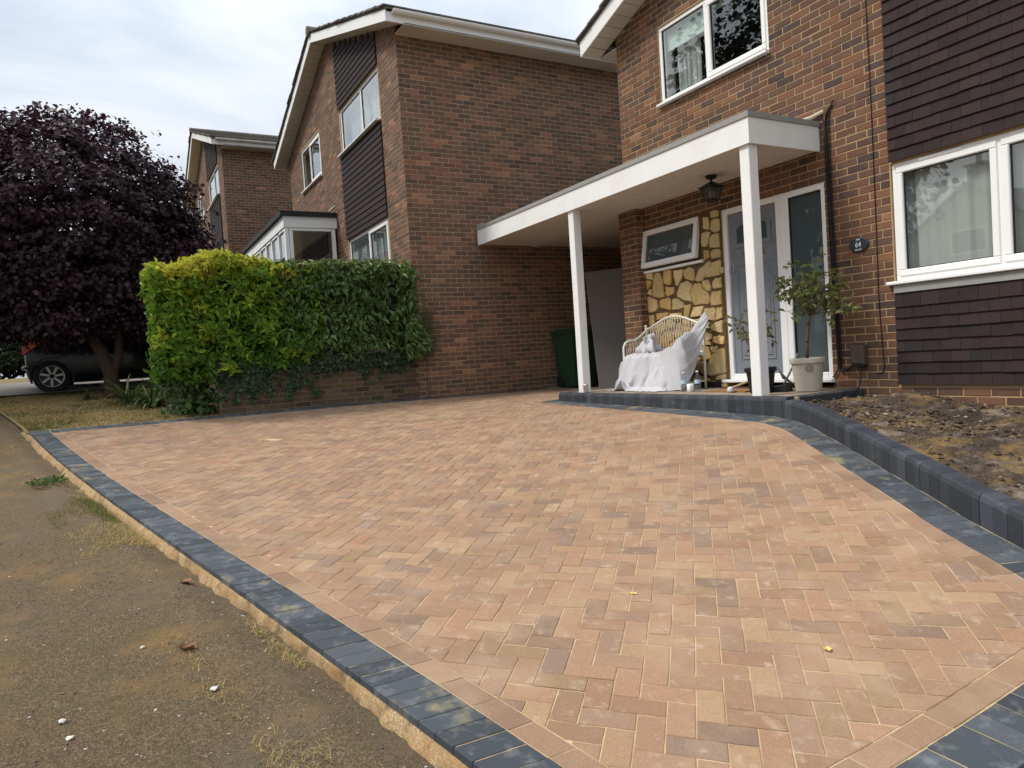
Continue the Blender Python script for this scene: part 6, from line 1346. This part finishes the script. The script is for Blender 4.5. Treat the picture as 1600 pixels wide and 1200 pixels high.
# plants in pots
def pot(mb, c, r0, r1, h, rim, n=32):
    return mb.lathe([(r0*.92, 0), (r0, .008), (r0+(r1-r0)*.82, h*.82), (r1, h*.84), (r1+rim, h*.86), (r1+rim, h*.97), (r1+rim-.006, h), (r1-.014, h), (r1-.02, h*.90), (0, h*.90)], c, n)
PKB = thing('potted_shrub', (-5.15, 5.82, STEP), 'sparse green shrub in a black plastic pot behind the right porch post', 'potted plant')
pot(MB(), (-5.15, 5.82, STEP-.002), .115, .148, .262, .012).build('pot', M['potblack'], PKB, smooth=False)
MB().lathe([(.132, 0), (.05, .012), (0, .014)], (-5.15, 5.82, STEP+.235), 16).build('compost', M['soil'], PKB)
def twiggy(T, base, ends, r0, nl, spread, size, m, wid=.42):
    mb = MB(); LP, LX = [], []
    for e in ends:
        b, e = Vector(base), Vector(e); s = Vector((random.gauss(0, .04), random.gauss(0, .04), .02)); pts = [b.lerp(e, f)+s*math.sin(PI*f) for f in np.linspace(0, 1, 7)]
        mb.tube(pts, [r0*(1-.75*f) for f in np.linspace(0, 1, 7)], 6)
        for q in range(nl):
            f = random.uniform(.42, 1.05); p = b.lerp(e, f)+s*math.sin(PI*min(1, f)); d = Vector((random.gauss(0, 1), random.gauss(0, 1), random.gauss(.25, .7))).normalized(); l = abs(random.gauss(0, spread)); tw = p+d*l
            if q % 3 == 0: mb.tube([p, p.lerp(tw, .6)+Vector((0, 0, .008)), tw], [.0022, .0018, .0012], 4)
            for z in range(3): LP.append(tuple(tw+Vector((random.gauss(0, .014), random.gauss(0, .014), random.gauss(0, .014))))); LX.append(tuple(d*.7+Vector((random.gauss(0, .7), random.gauss(0, .7), random.gauss(-.1, .5)))))
    mb.build('stems', M['twig'], T)
    n = len(LP); leaves('foliage', np.array(LP), np.array(LX), rdir(n)*.7+np.array([0, -.3, .8]), size*(.6+.7*RNG.random(n)), wid, m, T, tnt(.1+.6*RNG.random(n), n), fold=.12, droop=.25)
twiggy(PKB, (-5.15, 5.82, STEP+.24), [(-5.42, 5.80, .18), (-5.33, 5.86, .30), (-4.96, 5.86, .20), (-4.98, 5.75, .33), (-5.06, 5.92, .38), (-5.52, 5.83, .26)], .006, 8, .055, .062, M['olive'], .5)
PTB = thing('potted_tree', (-4.765, 6.06, STEP), 'small standard tree with bronze-green leaves in a beige pot by the sidelight', 'potted plant')
pc = (-4.765, 6.06, STEP-.002)
pot(MB(), pc, .122, .158, .335, .012).build('pot', M['potbeige'], PTB, smooth=False)
MB().lathe([(.14, 0), (.06, .012), (0, .014)], (pc[0], pc[1], STEP+.30), 16).build('compost', M['soil'], PTB)
em = MB(); dv = Vector((-pc[0], -pc[1], 0)).normalized(); dv = (Matrix.Rotation(R(6), 3, 'Z') @ dv); rt_ = Vector((-dv.y, dv.x, 0))
def on_pot(a, b): 
    z = .235+b; r = .122+(.158-.122)*z/.275+.0025; an = a/r; d = dv*math.cos(an)+rt_*math.sin(an); return Vector((pc[0], pc[1], pc[2]))+d*r+Vector((0, 0, z))
for rr in (.036, .028): em.tube([on_pot(rr*math.cos(t), rr*math.sin(t)) for t in np.linspace(0, 2*PI, 25)], .0018, 5, cap=False)
for dy in (.008, -.002, -.012): em.tube([on_pot(a, dy+.003*math.cos(a*60)) for a in np.linspace(-.02, .02, 7)], .0015, 5)
em.build('emblem', M['potmark'], PTB)
tk = MB(); tk.tube([(pc[0], pc[1], STEP+.30), (pc[0]+.01, pc[1], -.05), (pc[0]+.035, pc[1]+.005, .14), (pc[0]+.055, pc[1]+.01, .26)], [.016, .014, .012, .011], 8); tk.build('trunk', M['twig'], PTB, smooth=True)
tb = (pc[0]+.05, pc[1]+.01, .22)
ends = []
for q in range(20):
    a = 2*PI*q/20*2.4; el_ = random.uniform(-.1, 1.25); l = random.uniform(.24, .48); ends.append((tb[0]+.03+math.cos(a)*math.cos(el_)*l*1.0, tb[1]+math.sin(a)*math.cos(el_)*l*.8-.03, tb[2]+.06+math.sin(el_)*l*1.15))
twiggy(PTB, tb, ends, .0055, 9, .07, .074, M['olive'], .40)
tie = MB(); tie.lathe([(.0155, 0), (.0155, .018)], (pc[0]+.012, pc[1], -.05), 10); tie.lathe([(.0145, 0), (.0145, .014)], (pc[0]+.034, pc[1]+.005, .13), 10); tie.build('tree_tie', M['black'], PTB)
# long-handled dustpan leaning on the pot
DP = thing('dustpan', (-5.0, 5.93, STEP), 'black long-handled dustpan with a grey handle between the two pots', 'dustpan')
d = MB(); d.add([(-5.13, 5.86, STEP), (-4.91, 5.90, STEP), (-4.95, 6.05, STEP), (-5.17, 6.01, STEP), (-5.13, 5.86, STEP+.035), (-4.91, 5.90, STEP+.075), (-4.95, 6.05, STEP+.085), (-5.17, 6.01, STEP+.045)], [(0, 3, 2, 1), (0, 1, 5, 4), (1, 2, 6, 5), (2, 3, 7, 6), (3, 0, 4, 7), (4, 5, 6, 7)]); d.build('pan', M['black'], DP)
MB().tube([(-5.03, 6.02, STEP+.07), (-4.985, 6.09, STEP+.22), (-4.945, 6.15, STEP+.38)], [.011, .010, .012], 8).build('handle', M['greyplastic'], DP)
d = MB(); d.add([(-5.16, 6.10, STEP+.22), (-5.05, 6.12, STEP+.10), (-4.99, 6.16, STEP+.04), (-5.15, 6.14, STEP+.12)], [(0, 1, 2, 3)]); d.tube([(-5.17, 6.10, STEP+.235), (-5.04, 6.12, STEP+.09)], .006, 6); d.build('hood', M['greyplastic'], DP)
# ceiling lantern under the porch roof
LN = thing('porch_lantern', (-5.885, 6.02, 1.62), 'black four-sided lantern hanging under the porch roof left of the door', 'lamp')
lx, ly, lz = -5.885, 6.02, 1.899
t = MB(); t.lathe([(.0, -.045), (.048, -.042), (.062, -.026), (.062, 0)], (lx, ly, lz), 20, closed_bottom=False); t.tube([(lx, ly, lz-.03), (lx, ly, lz-.085)], .011, 8); t.build('ceiling_rose', M['blackmetal'], LN)
def sq(r, z, tw=R(45)): return [(lx+r*math.cos(tw+PI/2*q), ly+r*math.sin(tw+PI/2*q), lz+z) for q in range(4)]
t = MB(); A = [(lx+.018*math.cos(R(45)+PI/2*q), ly+.018*math.sin(R(45)+PI/2*q), lz-.075) for q in range(4)]; t.prism(sq(.152, -.135), A); t.prism(sq(.152, -.142), sq(.152, -.135)); t.build('lantern_roof', M['blackmetal'], LN)
t = MB(); up_, lo_ = sq(.112, -.142), sq(.078, -.285)
for q in range(4): t.tube([up_[q], lo_[q]], .008, 6); t.tube([lo_[q], lo_[(q+1) % 4]], .008, 6); t.tube([up_[q], up_[(q+1) % 4]], .007, 6)
t.add(lo_, [(0, 1, 2, 3)]); t.build('cage', M['blackmetal'], LN)
for q in range(4): MB().add([up_[q], up_[(q+1) % 4], lo_[(q+1) % 4], lo_[q]], [(0, 1, 2, 3)]).build('lantern_pane', M['lampglass'], LN)
t = MB(); t.lathe([(.012, 0), (.03, .03), (.03, .05), (.014, .085), (.014, .10)], (lx, ly, lz-.26), 12, closed_top=True); t.build('bulb', M['white'], LN)

# ------------------------------------------------------------------ wall fittings
PQ = thing('number_plaque', (-4.405, 6.40, .87), 'dark oval slate plaque with number 64 on the brick wall right of the door', 'plaque')
k = 40; el_ = lambda a, b, y: [(-4.405+a*math.cos(2*PI*q/k), y, .872+b*math.sin(2*PI*q/k)) for q in range(k)]
m_ = MB(); R3 = [el_(.100, .072, 6.447), el_(.100, .072, 6.434), el_(.094, .066, 6.428)]; m_.add(R3[0]+R3[1]+R3[2], [(r_*k+(q+1) % k, r_*k+q, (r_+1)*k+q, (r_+1)*k+(q+1) % k) for r_ in range(2) for q in range(k)]+[tuple(range(2*k, 3*k))]); m_.build('face', M['plaque'], PQ)
def lettering(txt, x, z, size, y, parent, name='lettering', squeeze=1.0):
    cu = bpy.data.curves.new(name, 'FONT'); cu.body = txt; cu.size = size; cu.align_x = 'CENTER'; cu.align_y = 'CENTER'; cu.extrude = .0006; cu.resolution_u = 3
    tmp = bpy.data.objects.new(name, cu); me = bpy.data.meshes.new_from_object(tmp); me.name = name; bpy.data.objects.remove(tmp); me.materials.clear(); me.materials.append(M['lettering'])
    wm = Matrix(((squeeze, 0, 0, x), (0, 0, -1, y), (0, 1, 0, z), (0, 0, 0, 1)))
    return obj(name, me, parent, wm)
lettering('64', -4.405, .872, .070, 6.4268, PQ, squeeze=.9); lettering('ABB', -4.405, .922, .024, 6.4268, PQ); lettering('GROVE', -4.405, .824, .022, 6.4268, PQ)
m_ = MB(); m_.lathe([(.005, 0), (.005, .001)], (-4.33, 6.427, .872), 8); m_.build('screw', M['black'], PQ)
MBX = thing('meter_box', (-4.44, 6.39, -.31), 'brown plastic electrical box low on the wall right of the front door', 'meter box')
MB().lbox(frameF(6.45), -4.512, -4.368, -.300, -.105, .004, .085, bev=.02).build('cover', M['brownplastic'], MBX)
MB().lbox(frameF(6.45), -4.506, -4.374, -.318, -.302, .004, .07, bev=.004).build('base_lip', M['black'], MBX)
def cable(pts, r, label, cat='cable', g='black cables on the front wall'):
    P = [Vector(p) for p in pts]; out = []
    for i in range(len(P)-1):                      # Catmull-Rom
        p0, p1, p2, p3 = P[max(i-1, 0)], P[i], P[i+1], P[min(i+2, len(P)-1)]
        for f in np.linspace(0, 1, 7)[:-1]: out.append(.5*((2*p1)+(p2-p0)*f+(2*p0-5*p1+4*p2-p3)*f*f+(3*p1-p0-3*p2+p3)*f**3))
    out.append(P[-1]); o = MB().tube(out, r, 7).build('cable', M['cable'], None, smooth=True); return tag(o, label, cat, g)
cable([(-4.62, 6.43, 2.30), (-4.70, 6.435, 2.20), (-4.705, 6.432, 1.95), (-4.695, 6.432, 1.4), (-4.69, 6.432, .6), (-4.68, 6.432, -.2), (-4.665, 6.43, -.35), (-4.60, 6.425, -.36), (-4.52, 6.42, -.31)], .010, 'thick black cable down the wall beside the sidelight, nearest the frame')
cable([(-4.60, 6.43, 2.34), (-4.665, 6.435, 2.22), (-4.675, 6.432, 1.9), (-4.667, 6.432, 1.2), (-4.66, 6.432, .3), (-4.652, 6.432, -.25), (-4.63, 6.43, -.33), (-4.56, 6.425, -.33), (-4.5, 6.42, -.27)], .008, 'second black cable running down the wall just right of the thick one')
cable([(-4.80, 6.40, 2.205), (-4.74, 6.43, 2.20), (-4.72, 6.435, 2.12), (-4.722, 6.434, 1.8), (-4.716, 6.434, .9), (-4.70, 6.434, 0), (-4.69, 6.432, -.30), (-4.72, 6.43, -.39), (-4.76, 6.43, -.42)], .007, 'thin black cable from the porch roof edge down beside the sidelight')
cable([(-4.225, 6.442, 3.55), (-4.215, 6.442, 2.2), (-4.22, 6.442, .9), (-4.225, 6.442, .3), (-4.205, 6.442, -.22), (-4.20, 6.442, -.33), (-4.23, 6.441, -.385), (-4.285, 6.441, -.385)], .0042, 'thin black wire hanging straight down the brickwork left of the tiles')
cable([(-4.42, 6.40, -.31), (-4.405, 6.37, -.43), (-4.395, 6.30, -.53), (-4.385, 6.12, -.605), (-4.392, 5.90, -.66), (-4.398, 5.72, -.70)], .0085, 'black hose curving from the brown box down onto the soil bed')
tag(MB().tube([(-5.02, 6.35, 2.225), (-4.86, 6.42, 2.245), (-4.72, 6.44, 2.27)], .022, 8).build('mortar_fillet', M['cream']), 'pale mortar fillet sealing the porch roof end against the brick wall', 'fillet')
# ------------------------------------------------------------------ bin and board in the passage
BI = thing('wheelie_bin', (-10.1, 6.95, g1(-10.1, 6.9)), 'dark green wheelie bin against the middle house wall behind the left post', 'bin')
bz = g1(-10.1, 6.9)+.004; bc = (-10.17, 6.98)
def bq(hw, hd, z): return [Vector((bc[0]-hd, bc[1]-hw, z)), Vector((bc[0]+hd, bc[1]-hw, z)), Vector((bc[0]+hd, bc[1]+hw, z)), Vector((bc[0]-hd, bc[1]+hw, z))]
MB().prism(bq(.21, .24, bz+.03), bq(.275, .30, bz+.92)).build('body', M['greenbin'], BI)
m_ = MB(); m_.prism(bq(.295, .325, bz+.92), bq(.295, .325, bz+.955)); m_.prism(bq(.305, .335, bz+.957), bq(.24, .27, bz+1.02)); m_.build('lid', M['greenbin'], BI)
m_ = MB()
for s in (-.22, .22): m_.tube([(bc[0]-.2, bc[1]+s-.02, bz+.10), (bc[0]-.2, bc[1]+s+.02, bz+.10)], .10, 16)
m_.build('wheel', M['black'], BI); 
bd = MB(); a, b = Vector((-9.36, 6.86, g1(-9.3, 6.9)+.008)), Vector((-8.66, 7.30, g1(-9.3, 6.9)+.008)); tl_ = Vector((-.27, .05, 1.92)); nn = (b-a).cross(tl_).normalized()*.03
A = [a, b, b+tl_, a+tl_]; bd.prism(A, [p+nn for p in A]); BD = thing('leaning_board', ((a+b)/2), 'tall grey board leaning in the dark side passage behind the bin', 'board'); bd.build('panel', M['board'], BD)
m_ = MB(); m_.prism([a-nn*.1, a+nn*1.1, a+tl_+nn*1.1, a+tl_-nn*.1], [q+(a-b).normalized()*.004 for q in (a-nn*.1, a+nn*1.1, a+tl_+nn*1.1, a+tl_-nn*.1)]); m_.build('edge_band', M['boardedge'], BD)
# ------------------------------------------------------------------ fallen leaves, stones
def fallen(x, y, z, size, m, label, seed, curl=.5, g=None, ang=0):
    rs_ = random.Random(seed); V = []; n1, n2 = 7, 5
    for i in range(n1):
        f = i/(n1-1); w = .36*math.sin(PI*min(.97, f*.95+.03))**.8
        for j in range(n2):
            s = (j/(n2-1)-.5)*2; V.append(((f-.5)*size, s*w*size, size*(.05+curl*(s*s*.30+.22*(f-.5)**2*2)+rs_.gauss(0, .015))))
    c, sn = math.cos(ang), math.sin(ang); V = np.array([(a*c-b*sn, a*sn+b*c, h) for a, b, h in V]); V[:, 2] -= V[:, 2].min()
    F = [(i*n2+j, i*n2+j+1, (i+1)*n2+j+1, (i+1)*n2+j) for i in range(n1-1) for j in range(n2-1)]
    o = obj('fallen_leaf', npmesh('fallen_leaf', V, F, m, smooth=True), None, Matrix.Translation((x, y, z))); return tag(o, label, 'leaf', g)
def pz(x, y):
    t = (Vector((x, y-1.35))).dot(Vector((nx_.x, nx_.y))); return float(path_z(np.array([x]), np.array([y]), np.array([t]))[0])
fallen(-1.897, 2.447, g1(-1.897, 2.447)+.001, .045, M['leafyellow'], 'small yellow leaf lying on the red pavers near the right edge of the drive', 1, ang=-.6)
fallen(-2.771, 2.156, g1(-2.771, 2.156)+.001, .040, M['leafyellow'], 'narrow pale yellow leaf on the pavers in the middle of the drive', 2, .2, ang=.2)
fallen(-3.43, .19, pz(-3.43, .19)+.001, .075, M['leafdry'], 'curled brown dead leaf on the dirty pavement', 3, .9, ang=.9)
fallen(-4.33, 1.35+SL*-4.33-.14, pz(-4.33, 1.35+SL*-4.33-.14)+.003, .085, M['leafdry'], 'dark dry leaf lying in the sand beside the charcoal edging', 4, .5, ang=.35)
for i, (x, y, s, lb) in enumerate(((-2.978, -.254, .014, 'small white stone on the pavement near the lower left corner'), (-2.847, -.226, .013, 'second small white stone on the pavement, nearest the camera'), (-3.55, .02, .012, 'pale pebble on the pavement above the curled dead leaf'), (-3.0, .25, .014, 'grey pebble on the pavement right of the curled dead leaf'))):
    o = rocks('loose_stone', np.array([[0, 0, .004]]), np.array([s]), M['pebble'], np.array([[.98, .7, .5]])); o.matrix_world = Matrix.Translation((x, y, pz(x, y))); tag(o, lb, 'stone', 'loose white stones on the pavement')
WD = thing('weed', (-7.74, -.6, pz(-7.74, -.6)), 'low green weed growing in the dirty pavement', 'weed')
n = 150; a = RNG.random(n)*2*PI; r = .16*RNG.random(n)**.7; P = np.stack([-7.74+r*np.cos(a)*1.6, -.6+r*np.sin(a), pz(-7.74, -.6)+.008+.025*RNG.random(n)], -1)
leaves('foliage', P, rdir(n)*np.array([1, 1, .3]), rdir(n)*.3+np.array([0, 0, 1]), .045, .5, M['weed'], WD, tnt(RNG.random(n), n))
